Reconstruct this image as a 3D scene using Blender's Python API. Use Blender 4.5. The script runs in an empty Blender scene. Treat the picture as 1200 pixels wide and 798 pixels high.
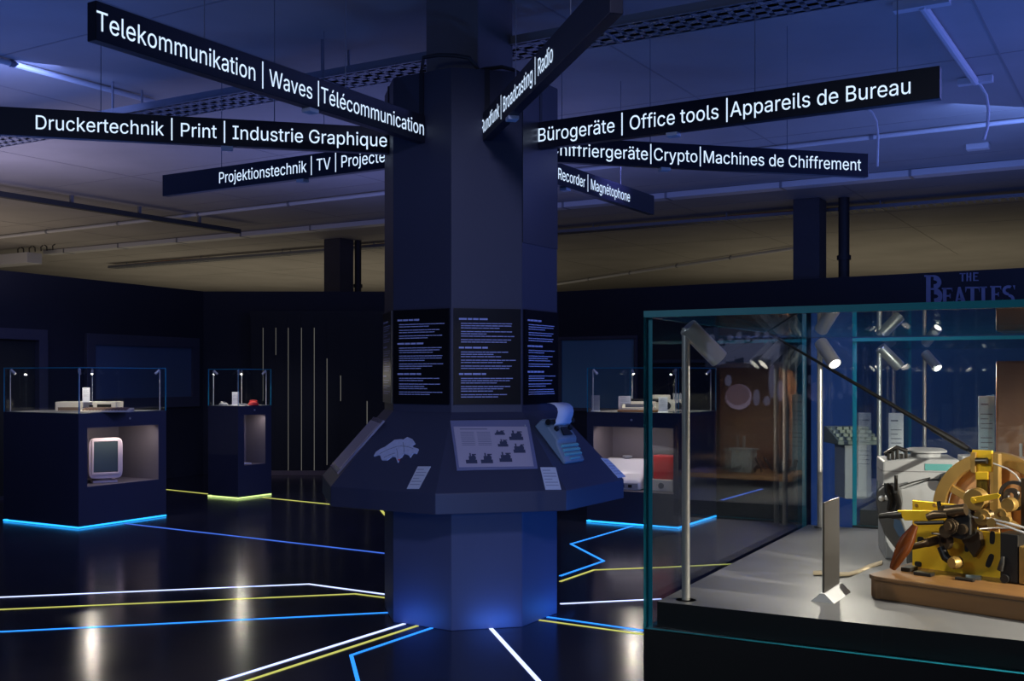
import bpy, bmesh, math, random
from mathutils import Vector, Matrix
random.seed(7)
C = bpy.context.scene.collection
R = math.radians

# ------------------------------------------------------------------ camera, world, big lights
F, HZ, EYE = 1262.0, 440.0, 1.5            # focal length in pixels, horizon row, eye height
cam = bpy.data.cameras.new('camera'); cam.sensor_width = 36.0
cam.lens = 36.0 * F / 1200.0; cam.shift_y = (HZ - 399.0) / 1200.0
cam.clip_start = 0.05; cam.clip_end = 120
cam_o = bpy.data.objects.new('camera', cam); C.objects.link(cam_o)
cam_o.location = (0, 0, EYE); cam_o.rotation_euler = (R(90), 0, 0)
S = bpy.context.scene; S.camera = cam_o
S.view_settings.view_transform = 'Standard'; S.view_settings.look = 'None'
S.view_settings.exposure = 0.0; S.view_settings.gamma = 1.0
S.view_settings.use_curve_mapping = False
S.cycles.transparent_max_bounces = 48; S.cycles.max_bounces = 10
S.cycles.sample_clamp_indirect = 4.0
w = bpy.data.worlds.new('world'); S.world = w; w.use_nodes = True
w.node_tree.nodes['Background'].inputs[0].default_value = (.10, .13, .34, 1)
w.node_tree.nodes['Background'].inputs[1].default_value = .05


def light(name, kind, loc, energy, col, aim=None, size=1.0, size_y=None, spot=60, blend=.5):
    d = bpy.data.lights.new(name, kind); d.energy = energy; d.color = col
    if kind == 'AREA':
        d.size = size
        if size_y: d.shape = 'RECTANGLE'; d.size_y = size_y
    else:
        d.shadow_soft_size = size
    if kind == 'SPOT': d.spot_size = R(spot); d.spot_blend = blend
    o = bpy.data.objects.new(name, d); C.objects.link(o); o.location = loc
    if aim is not None:
        o.rotation_euler = (Vector(aim) - Vector(loc)).to_track_quat('-Z', 'Y').to_euler()
    return o


BLUE = (.085, .225, 1.0)
# blue uplights that wash the concrete ceiling
light('ceiling_wash', 'AREA', (-4.6, 6.6, 2.2), 34, BLUE, (-4.6, 6.6, 5), 4.0)
light('ceiling_wash', 'AREA', (4.2, 6.0, 2.2), 30, BLUE, (4.2, 6.0, 5), 3.6)
light('ceiling_wash', 'AREA', (-1.2, 11.6, 2.2), 36, (.30, .35, 1.0), (-1.2, 11.6, 5), 4.0)
light('ceiling_wash', 'AREA', (4.2, 10.6, 2.3), 21, (.17, .28, 1.0), (4.2, 10.6, 5), 4.0)
light('ceiling_wash', 'AREA', (-6.2, 11.0, 2.3), 52, (.64, .58, .92), (-6.2, 11.0, 5), 2.6)
# warm light from the rooms behind the partition walls
light('back_room_light', 'AREA', (8.0, 22.0, 1.2), 60, (1, .84, .54), (8.0, 22.0, 5), 8.0)
light('back_room_light', 'AREA', (-5.0, 25.0, 1.2), 85, (1, .84, .56), (-5.0, 25, 5), 9.0)
light('back_room_light', 'AREA', (-10.0, 16.0, 1.2), 55, (1, .80, .60), (-10.0, 16, 5), 4.0)
# blue-violet hall light from the right, plus added fills from other sides
light('fill_spot', 'SPOT', (.9, -.8, 3.75), 520, (.45, .50, 1.0), (-.27, 6.6, 1.0), .25, spot=34, blend=.5)  # added fill on the kiosk front, cone kept off the left case
light('base_fill', 'AREA', (.05, 3.4, .3), 17, (.10, .29, 1.0), (-.27, 6.4, .40), .5, .2)  # added low fill that strengthens the floor strips' glow on the base
light('base_fill', 'AREA', (2.2, 6.3, .35), 14, (.03, .20, 1.0), (.2, 6.8, .40), .5, .2)  # added low fill for the right face of the base
light('fill_spot', 'SPOT', (1.3, 8.3, 3.6), 260, (.24, .27, 1.0), (-3.7, 11.2, .6), .2, spot=46, blend=.5)
light('fill_wash', 'AREA', (5.5, 7.2, 3.6), 52, (.22, .28, 1.0), (-2.5, 9.5, .5), 1.2)
light('fill_wash', 'AREA', (-2.2, -.6, 2.6), 16, (.75, .86, 1.0), (.4, 1.7, 1.4), .5)  # added fill for the near case's glass edges and lamp head
light('fill_wash', 'AREA', (-4.0, 8.0, 3.6), 26, (.26, .36, 1.0), (-6.6, 13.5, 1.6), 1.2)  # added fill on the left wall
light('fill_wash', 'AREA', (4.5, 9.5, 3.6), 15, (.2, .34, 1.0), (3.5, 14.6, 1.6), 1.2)  # added fill on the right wall and its panel

# ------------------------------------------------------------------ materials
MATS = {}


def mat(name, col, rough=.5, metal=0.0, emit=None, estr=0.0, spec=.5, noise=0.0, nscale=6.0, bump=0.0, coat=0.0):
    if name in MATS: return MATS[name]
    m = bpy.data.materials.new(name); m.use_nodes = True; nt = m.node_tree
    b = nt.nodes['Principled BSDF']
    b.inputs['Base Color'].default_value = (*col, 1); b.inputs['Roughness'].default_value = rough
    b.inputs['Metallic'].default_value = metal; b.inputs['Specular IOR Level'].default_value = spec
    b.inputs['Coat Weight'].default_value = coat
    if emit:
        b.inputs['Emission Color'].default_value = (*emit, 1); b.inputs['Emission Strength'].default_value = estr
    if noise or bump:
        tc = nt.nodes.new('ShaderNodeTexCoord'); nz = nt.nodes.new('ShaderNodeTexNoise')
        nz.inputs['Scale'].default_value = nscale; nz.inputs['Detail'].default_value = 6
        nt.links.new(tc.outputs['Object'], nz.inputs['Vector'])
        if noise:
            mx = nt.nodes.new('ShaderNodeMix'); mx.data_type = 'RGBA'
            mx.inputs[6].default_value = (*[max(0, c * (1 - noise)) for c in col], 1)
            mx.inputs[7].default_value = (*[min(1, c * (1 + noise)) for c in col], 1)
            nt.links.new(nz.outputs['Fac'], mx.inputs[0]); nt.links.new(mx.outputs[2], b.inputs['Base Color'])
        if bump:
            bp = nt.nodes.new('ShaderNodeBump'); bp.inputs['Strength'].default_value = bump
            bp.inputs['Distance'].default_value = .01
            nt.links.new(nz.outputs['Fac'], bp.inputs['Height']); nt.links.new(bp.outputs[0], b.inputs['Normal'])
    MATS[name] = m
    return m


def wood(name, c1, c2, scale=8.0, rough=.45, axis=0):
    if name in MATS: return MATS[name]
    m = mat(name, c1, rough); nt = m.node_tree; b = nt.nodes['Principled BSDF']
    tc = nt.nodes.new('ShaderNodeTexCoord'); mp = nt.nodes.new('ShaderNodeMapping')
    sc = [scale * 6] * 3; sc[axis] = scale * .6; mp.inputs['Scale'].default_value = sc
    nz = nt.nodes.new('ShaderNodeTexNoise'); nz.inputs['Scale'].default_value = 1.0; nz.inputs['Detail'].default_value = 5
    mx = nt.nodes.new('ShaderNodeMix'); mx.data_type = 'RGBA'
    mx.inputs[6].default_value = (*c1, 1); mx.inputs[7].default_value = (*c2, 1)
    nt.links.new(tc.outputs['Object'], mp.inputs[0]); nt.links.new(mp.outputs[0], nz.inputs['Vector'])
    nt.links.new(nz.outputs['Fac'], mx.inputs[0]); nt.links.new(mx.outputs[2], b.inputs['Base Color'])
    return m


def glass_mat():
    m = bpy.data.materials.new('clear_glass'); m.use_nodes = True; nt = m.node_tree; nt.nodes.clear()
    out = nt.nodes.new('ShaderNodeOutputMaterial'); mix = nt.nodes.new('ShaderNodeMixShader')
    tr = nt.nodes.new('ShaderNodeBsdfTransparent'); tr.inputs[0].default_value = (.965, .985, .99, 1)
    gl = nt.nodes.new('ShaderNodeBsdfGlossy'); gl.inputs['Roughness'].default_value = 0.0
    lw = nt.nodes.new('ShaderNodeLayerWeight'); lw.inputs['Blend'].default_value = .5
    p = nt.nodes.new('ShaderNodeMath'); p.operation = 'POWER'; p.inputs[1].default_value = 5
    ma = nt.nodes.new('ShaderNodeMath'); ma.operation = 'MULTIPLY_ADD'; ma.inputs[1].default_value = .96; ma.inputs[2].default_value = .04
    nt.links.new(lw.outputs['Facing'], p.inputs[0]); nt.links.new(p.outputs[0], ma.inputs[0])
    nt.links.new(ma.outputs[0], mix.inputs[0]); nt.links.new(tr.outputs[0], mix.inputs[1])
    nt.links.new(gl.outputs[0], mix.inputs[2]); nt.links.new(mix.outputs[0], out.inputs[0])
    return m


GLASS = glass_mat()
EDGE = mat('glass_edge', (.02, .30, .42), .25, spec=.5)
NAVY = mat('navy_paint', (.070, .078, .135), .55, noise=.12, nscale=2)
NAVYD = mat('dark_navy_paint', (.040, .042, .070), .5, noise=.1, nscale=2)
WALLM = mat('wall_paint', (.015, .017, .026), .75, noise=.15, nscale=1.5)
PLINTH = mat('plinth_paint', (.030, .034, .058), .55, noise=.1, nscale=3)
BLACKP = mat('black_paint', (.008, .009, .012), .5)
BLACKG = mat('black_gloss', (.006, .006, .008), .28, spec=.35)
BOARD = mat('sign_board', (.016, .016, .026), .4)
CONC = mat('concrete', (.40, .39, .40), .9, noise=.22, nscale=1.1, bump=.25)
CONCP = mat('pillar_concrete', (.07, .07, .085), .85, noise=.25, nscale=3)
STEEL = mat('brushed_steel', (.70, .69, .67), .30, .6)
STEELD = mat('dark_steel', (.10, .095, .09), .38, 1.0)
GALV = mat('galvanised_steel', (.30, .32, .38), .5, .6)
PIPE = mat('white_conduit', (.62, .64, .70), .5)
DARKPIPE = mat('dark_conduit', (.03, .03, .035), .6)
PAPER = mat('white_paper', (.72, .73, .76), .7)
LABELW = mat('white_label', (.62, .63, .66), .6)
PRINT = mat('grey_print', (.16, .17, .22), .7)
PRINTD = mat('dark_print', (.05, .055, .09), .7)
TEXTM = mat('pale_lettering', (.50, .52, .78), .7)
DECK = mat('grey_deck', (.15, .15, .157), .42, noise=.12, nscale=5)
LINING = mat('niche_lining', (.13, .115, .127), .7)
CREAM = mat('cream_plastic', (.60, .55, .44), .5)
PINKC = mat('cream_monitor_plastic', (.66, .54, .50), .45)
SCREEN = mat('crt_screen', (.055, .075, .070), .15)
BRASS = mat('polished_brass', (.92, .58, .03), .34, .5, noise=.12, nscale=25)
BRASSD = mat('aged_brass', (.36, .22, .06), .4, .6, noise=.3, nscale=30)
BRONZE = mat('dark_bronze', (.085, .058, .032), .36, .7, noise=.3, nscale=40)
IRON = mat('black_iron', (.016, .015, .014), .42, .3)
GREYM = mat('grey_machine_paint', (.27, .28, .295), .45, noise=.06, nscale=20)
GREYD = mat('dark_grey_paint', (.14, .14, .15), .4, .3)
TEAL = mat('teal_plate', (.05, .22, .22), .5)
MINT = mat('mint_key', (.18, .50, .48), .45)
MINTB = mat('mint_body', (.20, .26, .29), .45)
WOODB = wood('oiled_wood', (.20, .085, .025), (.36, .17, .05), 9)
WOODT = wood('worn_wood', (.11, .048, .014), (.25, .125, .042), 9)
WOODC = wood('walnut_veneer', (.20, .075, .030), (.27, .11, .045), 5, axis=2)
HANDLE = wood('varnished_wood', (.07, .017, .004), (.12, .032, .008), 14, .12, axis=2)
TAN = mat('tan_disc', (.80, .44, .19), .6)
TAPE = mat('paper_tape', (.66, .54, .36), .7)
RED = mat('red_plastic', (.60, .03, .03), .35)
ORANGE = mat('orange_cable', (.55, .16, .05), .6)
BLUEP = mat('blue_panel', (.05, .105, .20), .6, noise=.08, nscale=2)


def emis(name, col, s):
    return mat(name, (0, 0, 0), .6, emit=col, estr=s)


LEDW = emis('white_led', (.50, .58, 1.0), 1.9)
LEDB = emis('blue_led', (.025, .26, 1.0), 1.5)
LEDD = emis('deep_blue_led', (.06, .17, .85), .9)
LEDC = emis('cyan_led', (.02, .36, 1.0), 2.2)
LEDY = emis('yellow_led', (.62, .62, .14), 1.0)
LEDG = emis('lime_led', (.58, .80, .26), 1.8)
GLOW = emis('lit_letters', (.60, .76, 1.0), 1.25)
LAMP = emis('lamp_lens', (1.0, .92, .78), 14)

# ------------------------------------------------------------------ geometry helpers


def gnd(px, py, z=0.0):
    y = F * (EYE - z) / (py - HZ)
    return Vector(((px - 600) * y / F, y, z))


def at(px, py, y):
    return Vector(((px - 600) * y / F, y, EYE - (py - HZ) * y / F))


def hit(px, py, p0, n):                        # where the sight line meets a plane in the place
    d = Vector(((px - 600) / F, 1, -(py - HZ) / F)); o = Vector((0, 0, EYE))
    t = (Vector(p0) - o).dot(Vector(n)) / d.dot(Vector(n))
    return o + d * t


def frame(axis):
    a = Vector(axis).normalized()
    u = a.cross(Vector((0, 0, 1)))
    if u.length < 1e-4: u = Vector((1, 0, 0))
    u.normalize(); return u, a.cross(u).normalized(), a


class MB:
    def __init__(s): s.V, s.F, s.M = [], [], []

    def add(s, vs, fs, mi=0):
        b = len(s.V); s.V += [Vector(v) for v in vs]
        for f in fs: s.F.append([b + i for i in f]); s.M.append(mi)
        return s

    def box(s, c, d, rot=None, mi=0):
        hx, hy, hz = d[0] / 2, d[1] / 2, d[2] / 2
        vs = [Vector((x, y, z)) for x in (-hx, hx) for y in (-hy, hy) for z in (-hz, hz)]
        if rot is not None: vs = [rot @ v for v in vs]
        c = Vector(c)
        return s.add([v + c for v in vs], [(0, 1, 3, 2), (4, 6, 7, 5), (0, 4, 5, 1), (2, 3, 7, 6), (0, 2, 6, 4), (1, 5, 7, 3)], mi)

    def bx(s, x0, x1, y0, y1, z0, z1, mi=0):
        return s.box(((x0 + x1) / 2, (y0 + y1) / 2, (z0 + z1) / 2), (x1 - x0, y1 - y0, z1 - z0), None, mi)

    def prism(s, pts, off, mi=0):
        pts = [Vector(p) for p in pts]; off = Vector(off); n = len(pts)
        nrm = Vector((0, 0, 0))
        for i in range(n): nrm += pts[i].cross(pts[(i + 1) % n])
        if nrm.dot(off) > 0: pts = pts[::-1]
        fs = [list(range(n)), list(range(2 * n - 1, n - 1, -1))]
        fs += [(i, n + i, n + (i + 1) % n, (i + 1) % n)[::-1] for i in range(n)]
        fs = fs[:2] + [f[::-1] for f in fs[2:]]
        return s.add(pts + [p + off for p in pts], fs, mi)

    def tube(s, path, r, n=10, mi=0, caps=True):
        path = [Vector(p) for p in path]; k = len(path)
        rr = r if isinstance(r, (list, tuple)) else [r] * k
        vs = []; u = None
        for i, p in enumerate(path):
            t = (path[min(i + 1, k - 1)] - path[max(i - 1, 0)]).normalized()
            if u is None: u = frame(t)[0]
            else:
                u = u - t * u.dot(t)
                u = frame(t)[0] if u.length < 1e-6 else u.normalized()
            v = t.cross(u)
            vs += [p + (u * math.cos(2 * math.pi * j / n) + v * math.sin(2 * math.pi * j / n)) * rr[i] for j in range(n)]
        fs = [(i * n + j, i * n + (j + 1) % n, (i + 1) * n + (j + 1) % n, (i + 1) * n + j) for i in range(k - 1) for j in range(n)]
        if caps: fs += [list(range(n))[::-1], list(range((k - 1) * n, k * n))]
        return s.add(vs, fs, mi)

    def lathe(s, prof, p, axis, n=24, mi=0):           # prof: (radius, distance along the axis)
        u, v, a = frame(axis); p = Vector(p); vs = []; k = len(prof)
        for r, h in prof:
            vs += [p + a * h + (u * math.cos(2 * math.pi * j / n) + v * math.sin(2 * math.pi * j / n)) * max(r, 1e-5) for j in range(n)]
        fs = [(i * n + j, i * n + (j + 1) % n, (i + 1) * n + (j + 1) % n, (i + 1) * n + j) for i in range(k - 1) for j in range(n)]
        fs += [list(range(n))[::-1], list(range((k - 1) * n, k * n))]
        return s.add(vs, fs, mi)

    def ring(s, p, axis, ro, ri, th, n=40, mi=0, a0=0.0, a1=2 * math.pi):
        u, v, a = frame(axis); p = Vector(p); full = abs(a1 - a0 - 2 * math.pi) < 1e-6
        m = n if full else n + 1; vs = []
        for j in range(m):
            t = a0 + (a1 - a0) * j / n; d = u * math.cos(t) + v * math.sin(t)
            vs += [p + d * ro, p + d * ro + a * th, p + d * ri + a * th, p + d * ri]
        fs = []
        for j in range(n):
            k = (j + 1) % m
            for q in range(4): fs.append((j * 4 + q, j * 4 + (q + 1) % 4, k * 4 + (q + 1) % 4, k * 4 + q))
        if not full: fs += [(0, 1, 2, 3), (n * 4 + 3, n * 4 + 2, n * 4 + 1, n * 4)]
        return s.add(vs, fs, mi)

    def ball(s, c, r, sc=(1, 1, 1), n=16, mi=0):
        k = n // 2; c = Vector(c)
        vs = [c + Vector((r * sc[0] * math.sin(math.pi * i / k) * math.cos(2 * math.pi * j / n), r * sc[1] * math.sin(math.pi * i / k) * math.sin(2 * math.pi * j / n), r * sc[2] * math.cos(math.pi * i / k))) for i in range(k + 1) for j in range(n)]
        return s.add(vs, [(i * n + j, (i + 1) * n + j, (i + 1) * n + (j + 1) % n, i * n + (j + 1) % n) for i in range(k) for j in range(n)], mi)

    def build(s, name, mats, parent=None, world=False, bevel=0.0, smooth=35, seg=2):
        me = bpy.data.meshes.new(name)
        vs = s.V
        if world and parent is not None:
            inv = xf(parent).inverted(); vs = [inv @ v for v in vs]
        me.from_pydata([tuple(v) for v in vs], [], s.F)
        for m in (mats if isinstance(mats, (list, tuple)) else [mats]): me.materials.append(m)
        me.polygons.foreach_set('material_index', s.M)
        bm = bmesh.new(); bm.from_mesh(me)
        bmesh.ops.remove_doubles(bm, verts=bm.verts, dist=1e-6)
        bmesh.ops.recalc_face_normals(bm, faces=bm.faces); bm.to_mesh(me); bm.free()
        if smooth:
            me.polygons.foreach_set('use_smooth', [True] * len(me.polygons)); me.set_sharp_from_angle(angle=R(smooth))
        me.update()
        o = bpy.data.objects.new(name, me); C.objects.link(o)
        if parent is not None: o.parent = parent
        if bevel:
            b = o.modifiers.new('bevel', 'BEVEL'); b.width = bevel; b.segments = seg; b.limit_method = 'ANGLE'; b.angle_limit = R(40)
        return o


def xf(o):
    m = Matrix.LocRotScale(o.location, o.rotation_euler, o.scale)
    return xf(o.parent) @ m if o.parent else m


def tag(o, label, cat, group=None, kind=None):
    o['label'] = label; o['category'] = cat
    if group: o['group'] = group
    if kind: o['kind'] = kind
    return o


def thing(name, label, cat, loc=(0, 0, 0), rz=0.0, group=None, rot=None):
    o = bpy.data.objects.new(name, None); C.objects.link(o); o.empty_display_size = .05
    o.location = loc; o.rotation_euler = rot if rot is not None else (0, 0, rz)
    return tag(o, label, cat, group)


def struct(o, label=None, cat=None):
    o['kind'] = 'structure'
    if label: o['label'] = label; o['category'] = cat
    return o


def text_mesh(body, size=1.0, extrude=.0, offset=0.0, align='LEFT'):
    c = bpy.data.curves.new('lettering', 'FONT'); c.body = body; c.size = size; c.extrude = extrude
    c.offset = offset; c.align_x = align; c.resolution_u = 3
    o = bpy.data.objects.new('lettering_source', c); C.objects.link(o)
    dg = bpy.context.evaluated_depsgraph_get(); dg.update()
    me = bpy.data.meshes.new_from_object(o.evaluated_get(dg))
    bpy.data.objects.remove(o); bpy.data.curves.remove(c)
    return me


def copy_tree(o, parent=None):
    c = o.copy(); C.objects.link(c)
    if parent: c.parent = parent
    for ch in o.children: copy_tree(ch, c)
    return c


# ------------------------------------------------------------------ the room
HC, CEIL = 2.4, 3.9                              # ceiling above the eye, above the floor
GRID = R(-31)
G1 = Vector((math.cos(GRID), math.sin(GRID), 0)); G2 = Vector((-math.sin(GRID), math.cos(GRID), 0))


def ceil_at(px, py, drop=0.0):
    y = F * (HC - drop) / (HZ - py)
    return Vector(((px - 600) * y / F, y, CEIL - drop))


floor_m = mat('polished_floor', (.030, .032, .046), .13, spec=.55, noise=.3, nscale=3)
nt = floor_m.node_tree; b_ = nt.nodes['Principled BSDF']
tc_ = nt.nodes.new('ShaderNodeTexCoord'); n2 = nt.nodes.new('ShaderNodeTexNoise'); n2.inputs['Scale'].default_value = 1.7; n2.inputs['Detail'].default_value = 4
mr = nt.nodes.new('ShaderNodeMapRange'); mr.inputs[3].default_value = .10; mr.inputs[4].default_value = .25
nt.links.new(tc_.outputs['Object'], n2.inputs['Vector']); nt.links.new(n2.outputs['Fac'], mr.inputs[0]); nt.links.new(mr.outputs[0], b_.inputs['Roughness'])
struct(MB().bx(-16, 18, -5, 34, -.12, 0).build('floor', floor_m, smooth=0))
struct(MB().bx(-16, 18, -5, 34, CEIL, CEIL + .2).build('ceiling', CONC, smooth=0))

WH = 2.78
PL0, PL1 = Vector((-8.4, 8.26, 0)), Vector((-4.70, 16.40, 0))
PB1, PR1 = Vector((.71, 16.45, 0)), Vector((6.08, 12.80, 0))
rd = (PR1 - PB1).normalized(); PR2 = PB1 + rd * 15.5


def wall(name, a, b, h=WH, th=.16, m=None):
    d = (b - a).normalized(); n = Vector((-d.y, d.x, 0))          # thickness goes away from the camera
    if n.y < 0: n = -n
    return struct(MB().prism([a, b, b + n * th, a + n * th], (0, 0, h)).build(name, m or WALLM, smooth=0))


wall('wall_left', PL0, PL1); wall('wall_back', PL1, PB1); wall('wall_right', PB1, PR2)
ld = (PL1 - PL0).normalized(); LN = Vector((ld.y, -ld.x, 0))       # normals towards the hall
RN = Vector((rd.y, -rd.x, 0))
if RN.y > 0: RN = -RN
wall('wall_rear', Vector((-16, 33.6, 0)), Vector((18, 33.6, 0)), 3.9, .2, mat('far_wall', (.35, .32, .25), .9))

# concrete pillars
pz = Vector((-.27, 6.877, 0))
KX, KY = pz.x, pz.y
cl, cr_ = ceil_at(397, 281), ceil_at(955, 231)
for loc, s, rz, z0, lab in (((KX, KY), .40, R(-33), 3.312, 1), ((cl.x, cl.y), 0.37, GRID, 0, None), ((cr_.x, cr_.y + .25), .36, GRID, 0, None)):
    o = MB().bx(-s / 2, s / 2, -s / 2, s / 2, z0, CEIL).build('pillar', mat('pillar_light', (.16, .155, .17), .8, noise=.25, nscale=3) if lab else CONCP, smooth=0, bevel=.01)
    o.location = (loc[0], loc[1], 0); o.rotation_euler = (0, 0, rz); struct(o)
# ------------------------------------------------------------------ services on the ceiling


def along(p, q, z=None):
    return (Vector(q) - Vector(p)).normalized()


def run(p, q, ext0=0.0, ext1=0.0):
    d = along(p, q); return p - d * ext0, q + d * ext1, d


def tray(p, q, w, h, label, cable=False):
    d = (q - p).normalized(); n = Vector((-d.y, d.x, 0)); L = (q - p).length
    t = thing('cable_tray', label, 'cable tray', (p.x, p.y, p.z), math.atan2(d.y, d.x), 'cable trays under the ceiling')
    b = MB()
    for s in (-1, 1):
        b.bx(0, L, s * w / 2 - .004, s * w / 2 + .004, 0, h); b.bx(0, L, s * w / 2 - .02, s * w / 2 + .02, 0, .006)
    for off in (-w / 6, w / 6): b.bx(0, L, off - w / 14, off + w / 14, 0, .006)
    k = int(L / .10)
    for i in range(k): b.bx(i * .10, i * .10 + .066, -w / 2, w / 2, .0, .007)
    b.build('channel', GALV, t, smooth=0)
    for i in range(max(2, int(L / 2.2))):
        hg = MB(); x = .6 + i * 2.2; hg.bx(x - .008, x + .008, -w / 2 - .006, -w / 2 + .006, 0, CEIL - p.z); hg.bx(x - .008, x + .008, w / 2 - .006, w / 2 + .006, 0, CEIL - p.z)
        hg.bx(x - .008, x + .008, -w / 2, w / 2, -.008, -.001); hg.build('hanger', GALV, t, smooth=0)
    if cable:
        MB().tube([(L * i / 20, -w / 4 + .02 * math.sin(i * 2.1), h * .9 + .01 * math.sin(i)) for i in range(21)], .016, 8).build('cable', ORANGE, t)
    return t


def pipe(name, p, q, r, m, label, cat='conduit'):
    t = thing(name, label, cat, p, 0, None)
    b = MB(); b.tube([p, q], r, 10); b.build('tube', m, t, True)
    L = (q - p).length; d = (q - p).normalized()
    for i in range(max(2, int(L / 1.8))):
        o = p + d * (.5 + i * 1.8)
        if (o - p).length > L: break
        c = MB(); c.tube([o - d * .02, o + d * .02], r * 1.25, 10); c.box(o + Vector((0, 0, r + (CEIL - p.z - r) / 2)), (.02, .02, max(.003, CEIL - p.z - r)))
        c.build('clip', GALV, t, True)
    return t


# big perforated tray crossing in front of the kiosk pillar, and the one with the orange cable at the back
a, b, d = run(ceil_at(188, 133, .28), ceil_at(480, 82, .28), 3.2, 0); e = ceil_at(950, 2, .28)
d1 = along(a, e)
tray(a, a + d1 * ((e - a).length + 1.6), .30, .06, 'wide perforated steel cable tray passing behind the top of the central column')
a, b, d = run(ceil_at(760, 266, .10), ceil_at(1200, 232, .10), 0, 2.5); a = a - d * 12.5
tray(a, b, .22, .05, 'rear cable tray with an orange cable, between the ceiling and the concrete columns', True)
a, b, d = run(ceil_at(64, 298, .08), ceil_at(1200, 196, .08), .2, 2.0)
t = thing('light_channel', 'long pale blue channel crossing the whole ceiling in front of the columns', 'ceiling channel', a, math.atan2(d.y, d.x))
L = (b - a).length
MB().bx(0, L, -.11, .11, 0, .074).build('channel', PIPE, t, smooth=0, bevel=.006)
for i in range(12): MB().bx(.6 + i * L / 12.5, .63 + i * L / 12.5, -.118, .118, -.006, .076).build('bracket', GALV, t, smooth=0)
pipe('conduit', *run(ceil_at(0, 71, .03), ceil_at(180, 119, .03), .4, 0)[:2], .022, PIPE, 'thin pale conduit on the ceiling at top left, above the left signs')
pipe('conduit', *run(ceil_at(0, 278, .04), ceil_at(452, 226, .04), 1, 2)[:2], .026, PIPE, 'thin pale conduit on the ceiling crossing under the dark rail at left')
pipe('conduit', *run(ceil_at(895, 175, .03), ceil_at(1200, 141, .03), 3.0, 1.5)[:2], .022, PIPE, 'thin pale conduit running right behind the office tools sign')
pipe('conduit', *run(ceil_at(600, 341, .05), ceil_at(930, 291, .05), .0, 0)[:2], .03, PIPE, 'faint conduit on the warm lit rear ceiling beside the right concrete column')
a, b, d = run(ceil_at(0, 231, .17), ceil_at(280, 274, .17), .6, 0)
t = thing('ceiling_rail', 'dark grey rail hanging below the ceiling at far left', 'rail', a, math.atan2(d.y, d.x))
L = (b - a).length
MB().bx(0, L, -.05, .05, 0, .07).build('rail_body', mat('dark_rail', (.05, .055, .06), .6), t, smooth=0, bevel=.005)
for i in range(4): MB().bx(.5 + i * L / 4.2, .54 + i * L / 4.2, -.02, .02, .07, .17).build('hanger', GALV, t, smooth=0)
# boxed duct end with fittings at far left, over the wall
p = ceil_at(0, 306, .22)
t = thing('duct_box', 'pale boxed duct end with wires just above the left wall', 'duct', (p.x, p.y, p.z), GRID)
MB().bx(-.6, 1.05, -.16, .16, -.10, .10).build('duct', PIPE, t, smooth=0, bevel=.01)
for i in range(7):
    w_ = MB(); x = .7 + i * .17
    w_.tube([(x, -.1, .10), (x + .02, -.12, .17), (x + .06 * (-1) ** i, -.1, .20)], .012, 6)
    w_.build('wire', DARKPIPE, t)
# conduit with dangling cable at top right
p, q = ceil_at(1080, 6, .04), ceil_at(1143, 96, .04)
t = thing('ceiling_conduit', 'short white conduit at top right with a cable dangling from its end', 'conduit', p)
MB().tube([p, q], .03, 10).build('tube', PIPE, t, True)
MB().box(p + Vector((0, 0, .01)), (.34, .08, .06), Matrix.Rotation(GRID, 3, 'Z')).build('bracket', PIPE, t, True, smooth=0)
MB().box(q + Vector((0, 0, .01)), (.26, .08, .05), Matrix.Rotation(GRID, 3, 'Z')).build('bracket', PIPE, t, True, smooth=0)
def hang(pts, y): return [at(px, py, y) for px, py in pts]
cb = [q] + hang([(1149, 100), (1156, 112), (1158.5, 130), (1157, 150), (1153, 164)], q.y)
MB().tube(cb, .013, 8).build('cable', PIPE, t, True)
p = ceil_at(1146, 172, .03)
MB().box(p, (.22, .12, .06), Matrix.Rotation(GRID, 3, 'Z')).build('junction_box', PIPE, t, True, smooth=0, bevel=.008)
q = ceil_at(1018, 128, .02)
t = thing('hanging_cable', 'thin loose cable drooping from the ceiling behind the end of the office tools sign', 'cable', q)
MB().tube([q] + hang([(1022, 132), (1027, 142), (1029, 160), (1028, 195)], q.y), .012, 8).build('cable', PIPE, t, True)
MB().box(q + Vector((0, 0, .01)), (.06, .05, .03)).build('ceiling_clip', GALV, t, True)
# dark drain pipes next to the concrete columns
for px, w_, lab, yo in ((419.5, .12, 'black drain pipe beside the left concrete column over the dark wall', .1), (989, .145, 'black drain pipe beside the right concrete column', .05)):
    base = ceil_at(px, 281 if px < 600 else 231); y = base.y + yo
    x = (px - 600) * y / F
    t = thing('drain_pipe', lab, 'pipe', (x, y, 0))
    MB().tube([(0, 0, 0), (0, 0, CEIL)], w_ / 2, 16).build('tube', DARKPIPE, t)
    MB().tube([(0, 0, 3.06), (0, 0, 3.12)], w_ / 2 + .02, 16).box((-.0, .1, 3.09), (.03, .2, .03)).build('clamp', DARKPIPE, t)
# board joints of the concrete ceiling
j = MB()
for k in range(-6, 7):
    c0 = Vector((0, 8, CEIL - .002)) + G2 * (k * 1.9)
    j.prism([c0 - G1 * 16 - G2 * .008, c0 + G1 * 16 - G2 * .008, c0 + G1 * 16 + G2 * .008, c0 - G1 * 16 + G2 * .008], (0, 0, .002))
    c0 = Vector((0, 8, CEIL - .0025)) + G1 * (k * 2.4 + .7)
    j.prism([c0 - G2 * 16 - G1 * .008, c0 + G2 * 16 - G1 * .008, c0 + G2 * 16 + G1 * .008, c0 - G2 * 16 + G1 * .008], (0, 0, .002))
struct(j.build('trim_ceiling', mat('joint', (.30, .29, .30), .9), smooth=0))

# ------------------------------------------------------------------ central kiosk column
PHI = R(13.69); AP = .518; SG = R(45)
kiosk = thing('kiosk', 'tall octagonal dark blue information column with a sloping desk around it', 'kiosk', (KX, KY, 0), PHI)


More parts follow.
